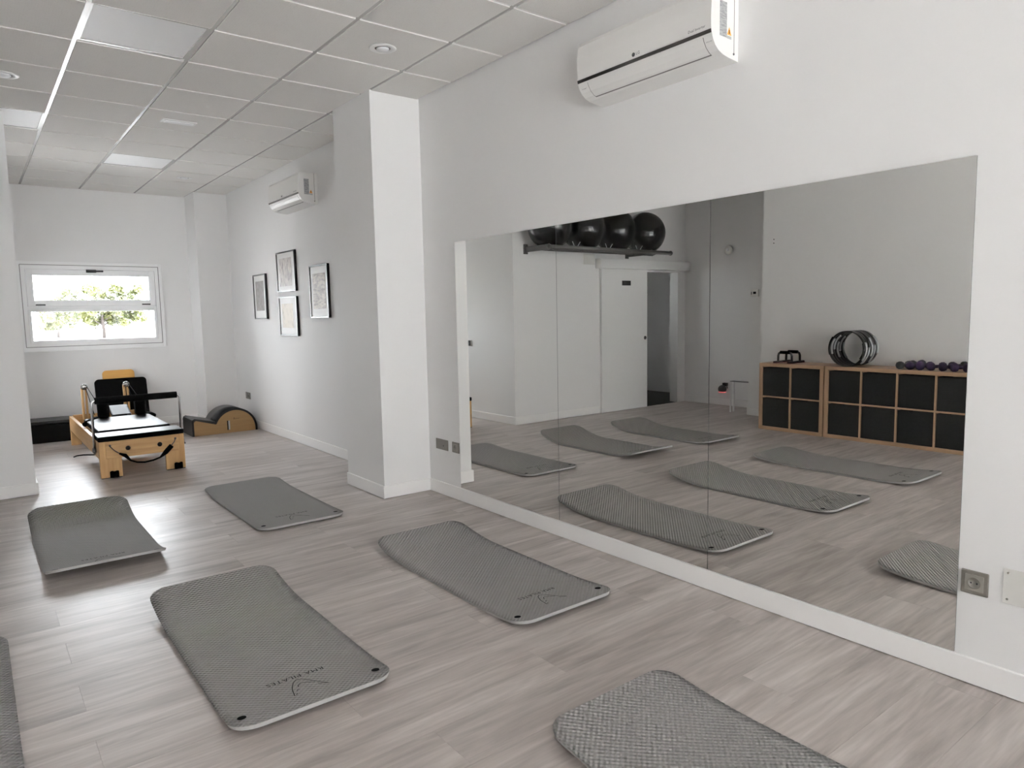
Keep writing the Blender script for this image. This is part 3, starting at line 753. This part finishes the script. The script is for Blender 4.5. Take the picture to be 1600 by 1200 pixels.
# headrest, tilted up at its far edge
bm = BX(-0.095, 0.095, -0.13, 0.13, -0.026, 0.026, bev=0.018, seg=3)
bmesh.ops.rotate(bm, verts=bm.verts[:], cent=(0, 0, 0), matrix=Matrix.Rotation(math.radians(20), 3, 'X'))
bmesh.ops.translate(bm, verts=bm.verts[:], vec=(1.232, 8.50, RZ + 0.085)); obj('headrest', bm, M['vinyl'], ca)
for pts in ([(0.855, 8.10, 0.362), (0.900, 8.16, 0.378), (0.965, 8.28, 0.385), (1.00, 8.36, 0.378)], [(1.46, 8.36, 0.378), (1.49, 8.30, 0.385), (1.51, 8.22, 0.375)]):
    obj('strap_loop', TB(pts, 0.024, 10), M['foam'], ca)
# foot bar
fy = 7.15
pts = [(RX0 - 0.014, fy + 0.02, 0.235)] + [(RX0 - 0.014, fy, 0.655), (RX0 - 0.008, fy, 0.676), (RX0 + 0.01, fy, 0.684), (RX1 - 0.01, fy, 0.684), (RX1 + 0.008, fy, 0.676), (RX1 + 0.014, fy, 0.655), (RX1 + 0.014, fy + 0.02, 0.235)]
fb = obj('foot_bar', TB(pts, 0.0115, 12), M['steel'], ref)
obj('foot_bar_cushion', TB([(RX0 + 0.012, fy, 0.684), (RX1 - 0.010, fy, 0.684)], 0.030, 18), M['foam'], fb)
for s, x in ((-1, RX0), (1, RX1)):
    bm = bmesh.new()
    lathe(bm, [(0.0, -0.012), (0.022, -0.012), (0.022, 0.014), (0.0, 0.014)], (x + s * 0.018, fy + 0.02, 0.24), 'x', 16)
    tube(bm, [(x + s * 0.022, fy - 0.06, 0.222), (x + s * 0.022, fy + 0.06, 0.232)], 0.008, 8)
    obj('foot_bar_pivot', bm, M['rack'], fb)
# pulley posts
for x in (0.985, 1.405):
    po = obj('pulley_post', BX(x - 0.028, x - 0.004, 9.14, 9.185, RZ - 0.10, 0.648, bev=0.003), M['maple'], ref)
    obj('post_cheek', BX(x + 0.010, x + 0.030, 9.14, 9.185, RZ - 0.10, 0.640, bev=0.003), M['maple'], po)
    bm = bmesh.new(); lathe(bm, [(0.010, -0.012), (0.032, -0.012), (0.034, -0.009), (0.026, 0.0), (0.034, 0.009), (0.032, 0.012), (0.010, 0.012)], (x + 0.003, 9.13, 0.655), 'y', 20); obj('pulley', bm, M['strip'], po)
    bm = bmesh.new(); tube(bm, [(x + 0.03, 9.12, 0.655), (x + 0.10, 8.62, 0.42)], 0.004, 6); tube(bm, [(x + 0.02, 9.12, 0.63), (x + 0.055, 8.9, 0.36)], 0.004, 6); obj('rope', bm, M['foam'], po)
# hand strap across the front, with clips
st = obj('front_strap', TB([(0.985, RY0 - 0.012, 0.215), (1.03, RY0 - 0.016, 0.192), (1.07, RY0 - 0.022, 0.140), (1.12, RY0 - 0.028, 0.118), (1.18, RY0 - 0.030, 0.110), (1.25, RY0 - 0.028, 0.118), (1.31, RY0 - 0.024, 0.135), (1.36, RY0 - 0.018, 0.175), (1.415, RY0 - 0.014, 0.230)], [0.008, 0.017, 0.008, 0.008, 0.008, 0.008, 0.008, 0.022, 0.022], 8), M['foam'], ref)
c1 = bmesh.new(); tube(c1, [(0.918, RY0 - 0.008, 0.285), (0.945, RY0 - 0.010, 0.25), (0.985, RY0 - 0.012, 0.215)], 0.004, 6); c2 = bmesh.new(); tube(c2, [(1.415, RY0 - 0.014, 0.235), (1.44, RY0 - 0.010, 0.262), (1.452, RY0 - 0.008, 0.292)], 0.004, 6)
for x, bm in ((0.918, c1), (1.452, c2)):
    lathe(bm, [(0.0, -0.014), (0.008, -0.012), (0.010, 0.0)], (x, RY0 - 0.002, 0.292), 'y', 12)
    obj('strap_clip', bm, M['rack'], st)
# cord lying on the floor
tag(obj('floor_cord', TB([(0.765, 8.36, 0.006), (0.80, 8.42, 0.006), (0.86, 8.42, 0.006), (0.93, 8.36, 0.006), (1.00, 8.30, 0.006)], 0.006, 8), M['foam']), 'short black cord lying on the floor beside the reformer', 'cord')

# jump board leaning on the far wall
jb = thing('jump_board', 'black padded board leaning upright on the far wall behind the reformer', 'board', (1.48, 9.98, 0))
def tilt(bm):
    bmesh.ops.rotate(bm, verts=bm.verts[:], cent=(0, 9.94, 0), matrix=Matrix.Rotation(math.radians(-11), 3, 'X')); return bm
def rrect(x0, x1, z0, z1, R, n=6):
    P = []
    for cx, cz, a0 in ((x1 - R, z0 + R, -PI / 2), (x1 - R, z1 - R, 0), (x0 + R, z1 - R, PI / 2), (x0 + R, z0 + R, PI)):
        for k in range(n + 1):
            a = a0 + PI / 2 * k / n; P.append((cx + R * math.cos(a), cz + R * math.sin(a)))
    return P
bm = bmesh.new(); prism(bm, rrect(1.205, 1.785, 0.02, 0.672, 0.045), lambda p, a: (p[0], a, p[1]), 9.925, 9.975); obj('padded_panel', tilt(bm), M['foam'], jb)
bm = bmesh.new(); prism(bm, rrect(1.305, 1.665, 0.001, 0.785, 0.045), lambda p, a: (p[0], a, p[1]), 9.978, 10.003); obj('wooden_back', tilt(bm), M['honey'], jb)

# black box behind the reformer
bxo = thing('padded_box', 'long low black padded box against the wall under the window', 'box', (0.68, 9.80, 0), rot=math.radians(-4))
obj('box_body', BX(-0.30, 0.42, -0.20, 0.19, 0.001, 0.215, bev=0.012, seg=3), M['foam'], bxo, local=True)
obj('box_lid', BX(-0.305, 0.425, -0.205, 0.195, 0.216, 0.252, bev=0.012, seg=3), M['vinyl'], bxo, local=True)

# ------------------------------------------------------------------ spine corrector barrel
ba = thing('spine_corrector', 'wooden spine corrector barrel with black padded top in the far right corner', 'barrel', (2.40, 9.02, 0))
BY0, BY1 = 8.80, 9.23
bc, bz, bR = 2.512, 0.035, 0.262
arc0 = math.radians(158)
inner = [(2.035, 0.001), (2.035, 0.165), (2.045, 0.180), (2.06, 0.186)]
a_in = [(bc + (bR - 0.024) * math.cos(t_), bz + (bR - 0.024) * math.sin(t_)) for t_ in [arc0 * (1 - k / 22) for k in range(23)]]
inner += [(a_in[0][0] - 0.01, a_in[0][1] - 0.004)] + a_in + [(bc + bR - 0.024, 0.001)]
bm = bmesh.new(); prism(bm, inner, lambda p, a: (p[0], a, p[1]), BY0, BY1); obj('plywood_body', bm, M['birch'], ba)
outer = [(2.012, 0.001), (2.012, 0.175), (2.020, 0.198), (2.045, 0.212)]
a_out = [(bc + bR * math.cos(t_), bz + bR * math.sin(t_)) for t_ in [math.radians(153) * (1 - k / 22) for k in range(23)]]
top = outer + [(a_out[0][0] - 0.004, a_out[0][1] + 0.0)] + a_out + [(bc + bR, 0.001)]
pad = top + list(reversed(inner))
A_ = []; B_ = []
bm = bmesh.new()
# strip between the outer and inner outlines, built as quads
no, ni = len(top), len(inner)
def res(pl, n):
    ln = [0]
    for a, b in zip(pl, pl[1:]): ln.append(ln[-1] + math.hypot(b[0] - a[0], b[1] - a[1]))
    return ln
npt = min(no, ni)
to = top; ti = inner
k_ = len(to)
for y in (BY0 - 0.006, BY1 + 0.006):
    A_.append([bm.verts.new((p[0], y, p[1])) for p in to]); B_.append([bm.verts.new((p[0], y, p[1])) for p in ti])
for i in range(k_ - 1):
    bm.faces.new((A_[0][i], A_[0][i + 1], B_[0][i + 1], B_[0][i])); bm.faces.new((A_[1][i], A_[1][i + 1], B_[1][i + 1], B_[1][i]))
    f = bm.faces.new((A_[0][i], A_[0][i + 1], A_[1][i + 1], A_[1][i])); f.smooth = i > 4
    bm.faces.new((B_[0][i], B_[0][i + 1], B_[1][i + 1], B_[1][i]))
for i in (0, k_ - 1): bm.faces.new((A_[0][i], A_[1][i], B_[1][i], B_[0][i]))
obj('pad', bm, M['vinyl'], ba)
obj('grip', BX(2.428, 2.446, BY0 - 0.010, BY0 + 0.002, 0.040, 0.150, bev=0.003), M['ring_pad'], ba)
obj('grip_slot', BX(2.414, 2.428, BY0 - 0.002, BY0 + 0.002, 0.036, 0.150), M['ink'], ba)
bm = bmesh.new()
sc_ = [(2.492, 0.160), (2.500, 0.186), (2.506, 0.176), (2.498, 0.166), (2.514, 0.162), (2.520, 0.172), (2.526, 0.162), (2.534, 0.172), (2.541, 0.162), (2.550, 0.170), (2.560, 0.166)]
tube(bm, [(p[0], BY0 - 0.001, p[1]) for p in sc_], 0.0016, 5); obj('script_mark', bm, M['ink'], ba)

# ------------------------------------------------------------------ cube shelves with boxes
FX, BXX = -1.53, -1.905
def cube_shelf(y0, ncol, label):
    W = 0.039; dv = 0.016; cell = 0.335; Wt = 2 * W + ncol * cell + (ncol - 1) * dv; y1 = y0 + Wt; Ht = 2 * W + 2 * cell + dv
    t = thing('cube_shelf', label, 'shelf', ((FX + BXX) / 2, (y0 + y1) / 2, 0), 'oak cube shelves')
    obj('top_panel', BX(BXX, FX, y0, y1, Ht - W, Ht, bev=0.0015), M['oak'], t)
    obj('bottom_panel', BX(BXX, FX, y0, y1, 0.0, W, bev=0.0015), M['oak'], t)
    for a in (y0, y1 - W): obj('side_panel', BX(BXX, FX, a, a + W, W, Ht - W, bev=0.0015), M['oak_z'], t)
    for k in range(1, ncol): 
        a = y0 + W + k * cell + (k - 1) * dv
        obj('divider', BX(BXX, FX - 0.001, a, a + dv, W, Ht - W), M['oak_z'], t)
    for k in range(ncol):
        a = y0 + W + k * (cell + dv); obj('middle_shelf', BX(BXX, FX - 0.001, a, a + cell, W + cell, W + cell + dv), M['oak'], t)
    return [(y0 + W + k * (cell + dv), zz) for k in range(ncol) for zz in (W, W + cell + dv)], cell
def fabric_box(y, z, cell, label):
    t = thing('storage_box', label, 'storage box', ((FX + BXX) / 2, y + cell / 2, z), 'dark storage boxes in the cube shelves')
    g = 0.005
    bm = bmesh.new()
    x1 = FX - 0.012; x0 = x1 - 0.34; h = cell - 0.012; tk = 0.006
    box(bm, x0, x1, y + g, y + g + tk, z + 0.001, z + h); box(bm, x0, x1, y + cell - g - tk, y + cell - g, z + 0.001, z + h)
    box(bm, x0, x0 + tk, y + g + tk, y + cell - g - tk, z + 0.001, z + h); box(bm, x0, x1, y + g + tk, y + cell - g - tk, z + 0.0005, z + tk)
    obj('box_body', bm, M['boxcloth'], t)
    obj('front_panel', BX(x1 - tk, x1 + 0.001, y + g, y + cell - g, z + 0.001, z + h, bev=0.002), M['boxcloth'], t)
cells, cl = cube_shelf(3.826, 2, 'small two by two oak cube shelf beside the white recess')
pn = ['nearest the small shelf\'s right end in the mirror', 'beside the recess']
for (y, z) in cells:
    c = 'beside the long shelf' if y < 4.0 else 'nearest the recess'
    fabric_box(y, z, cl, 'dark fabric box in the small cube shelf, %s row, column %s' % ('bottom' if z < 0.2 else 'top', c))
cells, cl = cube_shelf(2.345, 4, 'long four by two oak cube shelf carrying rings and dumbbells')
ordn = {3: 'first column beside the small shelf', 2: 'second column from the small shelf', 1: 'third column from the small shelf', 0: 'column farthest from the small shelf'}
for k, (y, z) in enumerate(cells):
    fabric_box(y, z, cl, 'dark fabric box in the long cube shelf, %s row, %s' % ('bottom' if z < 0.2 else 'top', ordn[k // 2]))
TOP = 2 * 0.039 + 2 * 0.335 + 0.016

# push-up bars
def pushup(xc, yc, rot, label):
    t = thing('push_up_bar', label, 'push-up bar', (xc, yc, TOP), 'push-up bars', rot)
    pts = [(0, -0.085, 0.012), (0, -0.083, 0.085), (0, -0.075, 0.108), (0, -0.055, 0.121), (0, 0.055, 0.121), (0, 0.075, 0.108), (0, 0.083, 0.085), (0, 0.085, 0.012)]
    obj('frame_tube', TB(pts, 0.013, 10), M['black'], t, local=True)
    obj('foam_grip', TB([(0, -0.058, 0.121), (0, 0.058, 0.121)], 0.018, 12), M['foam'], t, local=True)
    for s in (-1, 1):
        ft = obj('foot', BX(-0.075, 0.075, s * 0.085 - 0.018, s * 0.085 + 0.018, 0.008, 0.024, bev=0.006), M['black'], t, local=True)
        obj('rubber_sole', BX(-0.076, 0.076, s * 0.085 - 0.019, s * 0.085 + 0.019, 0.0, 0.009, bev=0.003), M['red'], ft, local=True)
pushup(-1.635, 4.335, 0.0, 'black push-up bar on the small shelf, the one nearer the room')
pushup(-1.80, 4.335, 0.0, 'black push-up bar on the small shelf, the one nearer the wall')

# pilates rings standing side by side
PR = [('nearest the room', 0.15), ('second from the room', 0.42), ('in the middle of five', -0.10), ('fourth from the room', 0.30), ('nearest the wall', -0.2)]
for k in range(5):
    xx = -1.580 - k * 0.062; R = 0.186 - 0.001 * (k % 2); yc = 3.60 + 0.004 * (k % 2)
    t = thing('pilates_ring', 'black pilates ring with grey pads standing on the long shelf, %s' % PR[k][0], 'pilates ring', (xx, yc, TOP), 'pilates rings on the shelf')
    bm = bmesh.new(); n = 48; L4 = []
    for i in range(n):
        a = 2 * PI * i / n; row = []
        for rr_, xo in ((R, -0.030), (R, 0.030), (R - 0.007, 0.030), (R - 0.007, -0.030)):
            row.append(bm.verts.new((xo, rr_ * math.cos(a), R + 0.001 + rr_ * math.sin(a))))
        L4.append(row)
    for i in range(n):
        A, B = L4[i], L4[(i + 1) % n]
        for j in range(4):
            f = bm.faces.new((A[j], A[(j + 1) % 4], B[(j + 1) % 4], B[j])); f.smooth = j % 2 == 0
    obj('band', bm, M['black'], t, local=True)
    a0 = PR[k][1]
    for s in (0, PI):
        for side, mtl, ra in (('outer_pad', 'ring_pad' if s else 'foam', R + 0.009), ('inner_pad', 'foam' if s else 'ring_pad', R - 0.017)):
            pts = [(0, ra * math.cos(a0 + s + q * 0.1), R + 0.001 + ra * math.sin(a0 + s + q * 0.1)) for q in range(-5, 6)]
            bm = TB(pts, 0.0095, 8)
            for v in bm.verts: v.co.x *= 1.5
            obj(side, bm, M[mtl], t, local=True)

# dumbbells
def dumbbell(x, y, rot, col, label):
    t = thing('dumbbell', label, 'dumbbell', (x, y, TOP), 'vinyl dumbbells on the long shelf', rot)
    R = 0.039; c45 = math.cos(PI / 6)
    bm = bmesh.new()
    for s in (-1, 1):
        lathe(bm, [(0.0, s * 0.088), (R * 0.72, s * 0.088), (R, s * 0.078), (R, s * 0.046), (R * 0.7, s * 0.038), (0.0, s * 0.038)], (0, 0, R * 0.99), 'x', 8)
    obj('heads', bm, M[col], t, local=True)
    obj('handle', TB([(-0.042, 0, R * 0.99), (0.042, 0, R * 0.99)], 0.0165, 12), M[col], t, local=True)
DB = [(-1.645, 3.060, 0.25, 'greydb', 'grey dumbbell lying at the ring side end of the row'), (-1.835, 3.02, 0.30, 'greydb', 'grey dumbbell behind the first two in the row'),
      (-1.640, 2.960, 0.35, 'purple', 'first purple dumbbell next to the grey end one'), (-1.635, 2.868, 0.35, 'purple', 'second purple dumbbell counted from the grey end one'),
      (-1.640, 2.765, 0.50, 'purple', 'third purple dumbbell counted from the grey end one'), (-1.640, 2.665, 0.45, 'purple', 'fourth purple dumbbell counted from the grey end one'),
      (-1.635, 2.560, 0.55, 'purple', 'fifth purple dumbbell counted from the grey end one'), (-1.845, 2.655, 0.55, 'greydb', 'dark grey dumbbell behind the purple ones'),
      (-1.635, 2.455, 0.50, 'purple', 'last purple dumbbell, at the mirror\'s cut-off edge')]
for d in DB: dumbbell(*d)

# ------------------------------------------------------------------ ball rack with four balls
rk = thing('ball_rack', 'grey wall rack holding black exercise balls above the sliding door', 'rack', (-0.95, YP, 2.10))
RZc = 2.158
obj('front_rail', TB([(0.14, 6.31, RZc), (-2.035, 6.31, RZc)], 0.026, 14), M['rack'], rk)
obj('back_rail', TB([(0.14, 6.62, RZc), (-2.035, 6.62, RZc)], 0.016, 12), M['rack'], rk)
for x in (0.145, -1.66):
    bk = obj('bracket_arm', BX(x - 0.014, x + 0.014, 6.30, YP - 0.006, RZc - 0.034, RZc + 0.034, bev=0.01), M['rack'], rk)
    obj('wall_plate', BX(x - 0.035, x + 0.035, YP - 0.008, YP, RZc - 0.055, RZc + 0.065, bev=0.003), M['rack'], bk)
for x in (0.15, -2.045):
    bm = bmesh.new(); lathe(bm, [(0.0, -0.014), (0.030, -0.014), (0.033, 0.0), (0.030, 0.014), (0.0, 0.014)], (x, 6.31, RZc), 'x', 16); obj('end_cap', bm, M['rack'], rk)
for x in (-0.02, -0.55, -1.10, -1.66):
    bm = bmesh.new(); n = 10
    prof = [(x - 0.13 + 0.26 * k / n, RZc - 0.014 - 0.034 * math.sin(PI * k / n)) for k in range(n + 1)]
    poly = [(x - 0.13, RZc)] + prof + [(x + 0.13, RZc)]
    prism(bm, poly, lambda p, a: (p[0], a, p[1]), 6.325, 6.345); obj('cradle', bm, M['rack'], rk)
for x in (-0.28, -0.84, -1.40):
    for s in (0.02, -0.02):
        obj('divider_pin', TB([(x + s, 6.31, RZc + 0.01), (x + s * 3.2, 6.30, RZc + 0.075)], 0.004, 6), M['ring_pad'], rk)
BL = ['black exercise ball at the column side end of the wall rack', 'black exercise ball second from the column side of the wall rack', 'black exercise ball third from the column side of the wall rack', 'black exercise ball at the recess end of the wall rack']
for k, x in enumerate((-0.005, -0.560, -1.122, -1.692)):
    bm = bmesh.new(); bmesh.ops.create_uvsphere(bm, u_segments=64, v_segments=40, radius=0.277)
    for f in bm.faces: f.smooth = True
    o = obj('exercise_ball', bm, M['ball']); o.location = (x, 6.462, RZc + 0.264)
    tag(o, BL[k], 'ball', 'black exercise balls')

# ------------------------------------------------------------------ small things in the recess
t = thing('metal_stand', 'narrow white metal frame stand with thin top bar in the recess', 'stand', (-2.46, 5.45, 0))
obj('top_bar', BX(-2.505, -2.415, 5.28, 5.60, 0.412, 0.420, bev=0.002), M['rack'], t)
for x in (-2.495, -2.425):
    for y in (5.29, 5.59):
        obj('leg', BX(x - 0.009, x + 0.009, y - 0.009, y + 0.009, 0.0, 0.412), M['white_metal'], t)
t = thing('junction_cover', 'faint white junction cover on the wall just under the ball rack', 'wall plate', (-0.93, YP, 2.0))
obj('cover', BX(-1.04, -0.83, YP - 0.006, YP, 2.005, 2.145, bev=0.002), M['plate'], t)
t = thing('smart_speaker', 'small charcoal ball speaker with glowing red ring plugged in low on the recess wall', 'speaker', (XR, 6.03, 0.20))
obj('wall_plug', BX(XR, XR + 0.05, 5.985, 6.05, 0.285, 0.33, bev=0.005), M['black'], t)
bm = bmesh.new(); bmesh.ops.create_uvsphere(bm, u_segments=28, v_segments=18, radius=0.060)
for f in bm.faces: f.smooth = True
bmesh.ops.translate(bm, verts=bm.verts[:], vec=(XR + 0.066, 6.035, 0.240)); obj('speaker_body', bm, M['speaker'], t)
bm = bmesh.new(); n = 28
tube(bm, [(XR + 0.066 + 0.049 * math.cos(2 * PI * k / n), 6.035 + 0.049 * math.sin(2 * PI * k / n), 0.200) for k in range(n)], 0.0075, 8, closed=True); obj('ring_light', bm, M['redglow'], t)
obj('bracket', TB([(XR + 0.03, 5.99, 0.31), (XR + 0.03, 5.975, 0.25)], 0.006, 8), M['black'], t)
t = thing('alarm_dome', 'round pale alarm dome high on the recess wall', 'alarm', (XR, 6.0, 2.20))
bm = bmesh.new(); lathe(bm, [(0.062, 0.0), (0.062, 0.02), (0.05, 0.034), (0.0, 0.038)], (XR, 6.0, 2.21), 'x', 24); obj('dome', bm, M['plate'], t)
bm = bmesh.new(); lathe(bm, [(0.024, 0.03), (0.022, 0.045), (0.0, 0.05)], (XR, 6.0, 2.21), 'x', 16); obj('lens', bm, M['glass_lamp'], t)
t = thing('thermostat', 'small white wall control with black display on the recess column', 'thermostat', (-2.35, 5.185, 1.53))
obj('case', BX(-2.35, -2.325, 5.135, 5.245, 1.535, 1.625, bev=0.004), M['plate'], t)
obj('display', BX(-2.327, -2.3235, 5.165, 5.205, 1.568, 1.598), M['ink'], t)
obj('button', BX(-2.327, -2.3235, 5.225, 5.236, 1.562, 1.598), M['ink2'], t)
for z in (2.187, 2.143):
    bm = bmesh.new(); lathe(bm, [(0.0, 0.003), (0.006, 0.003), (0.007, 0.0)], (XC, 4.677, z), 'x', 10)
    tag(obj('wall_plug_hole', bm, M['ink']), 'tiny dark wall plug above the small shelf, %s of two' % ('upper' if z > 2.16 else 'lower'), 'wall plug')
t = thing('wall_switch', 'small black switch on the far left wall, just showing in the mirror', 'switch', (XL, 7.72, 1.0))
obj('plate', BX(XL, XL + 0.008, 7.68, 7.76, 0.96, 1.04, bev=0.002), M['plate'], t)
obj('rocker', BX(XL + 0.008, XL + 0.022, 7.70, 7.74, 0.965, 1.035, bev=0.003), M['black'], t)

# ------------------------------------------------------------------ outside the far window
gr = struct('ground', BX(-90, 110, -80, 120, -0.30, -0.13), noise_mat('pavement', (0.42, 0.41, 0.405), (0.50, 0.49, 0.485), (0.5, 0.5, 0.5), 4, 0.9))
# unseen street front behind the camera, added to dim the shop window
struct('added_street_facade', BX(-26, 26, -15.5, -14.0, -0.13, 13.0), noise_mat('dimming_render', (0.245, 0.239, 0.235), (0.285, 0.279, 0.274), (0.4, 0.4, 0.4), 4, 0.9))
struct('ground_terrace', BX(-40, 60, 38, 100, -0.13, 0.38), M['plate'])
leafm = noise_mat('young_leaves', (0.020, 0.027, 0.0030), (0.040, 0.042, 0.0045), (2, 2, 2), 3, 0.6)
bark = mat('pale_bark', (0.024, 0.018, 0.016), 0.9)
def tree(x, y, z, hgt, crown, label, n):
    t = thing('tree', label, 'tree', (x, y, z))
    rg = random.Random(int(x * 100))
    obj('trunk', TB([(x, y, z), (x + 0.03, y, z + 0.5), (x - 0.02, y, z + 1.0), (x, y, z + 1.7)], [0.10, 0.085, 0.08, 0.05], 8), bark, t)
    tips = []
    for k in range(9):
        a = 2 * PI * k / 9 + rg.uniform(-.3, .3); L_ = crown * rg.uniform(0.55, 0.95)
        p0 = Vector((x, y, z + rg.uniform(0.6, 1.4))); p1 = p0 + Vector((math.cos(a) * L_ * 0.5, math.sin(a) * L_ * 0.5, L_ * 0.35)); p2 = p0 + Vector((math.cos(a) * L_, math.sin(a) * L_, hgt * rg.uniform(0.15, 0.45)))
        obj('branch', TB([p0, p1, p2], [0.035, 0.022, 0.01], 6), bark, t); tips += [p1, p2]
    bm = bmesh.new()
    clumps = [(tp, rg.uniform(0.26, 0.50)) for tp in tips for _ in range(2)]
    clumps += [(Vector((x + rg.uniform(-1, 1) * crown * 0.85, y + rg.uniform(-1, 1) * crown * 0.5, z + rg.uniform(0.30, 1.0) * hgt)), rg.uniform(0.20, 0.40)) for _ in range(46)]
    for c, r_ in clumps:
        q = bmesh.ops.create_icosphere(bm, subdivisions=3, radius=r_ * 0.8)
        for v in q['verts']:
            v.co = c + v.co * rg.uniform(0.62, 1.22)
    for k in range(n):
        c, r_ = rg.choice(clumps)
        p = c + Vector((rg.gauss(0, 1), rg.gauss(0, 1), rg.gauss(0, 0.8))) * r_ * 0.6
        u = Vector((rg.gauss(0, 1), rg.gauss(0, 1), rg.gauss(0, 1))).normalized(); q = u.orthogonal().normalized(); s = rg.uniform(0.06, 0.11)
        bm.faces.new([bm.verts.new(p + u * s), bm.verts.new(p + q * s * 0.6), bm.verts.new(p - u * s), bm.verts.new(p - q * s * 0.6)])
    f = obj('foliage', bm, leafm, t); f['kind'] = 'stuff'
tree(6.03, 45, 0.38, 2.95, 2.25, 'light green tree seen through the middle of the far window', 5200)
tree(4.55, 52.5, 0.38, 1.85, 1.05, 'smaller light green tree left of the main one outside', 1500)
fe = thing('street_fence', 'low fence with posts seen outside behind the trees', 'fence', (7.2, 47, 0.38))
for k in range(9): obj('fence_post', BX(3.55 + k * 0.84, 3.60 + k * 0.84, 46.98, 47.02, 0.38, 0.88), M['rack'], fe)
obj('top_bar', BX(3.4, 10.4, 46.985, 47.015, 0.86, 0.89), M['rack'], fe)
lp_ = thing('street_lamp', 'thin street lamp at the right side of the window view', 'street lamp', (8.27, 45, 0.38))
obj('pole', TB([(8.27, 45, 0.38), (8.27, 45, 1.38)], 0.014, 8), M['rack'], lp_)
obj('lamp_head', BX(8.03, 8.28, 44.95, 45.05, 1.37, 1.405, bev=0.008), M['rack'], lp_)
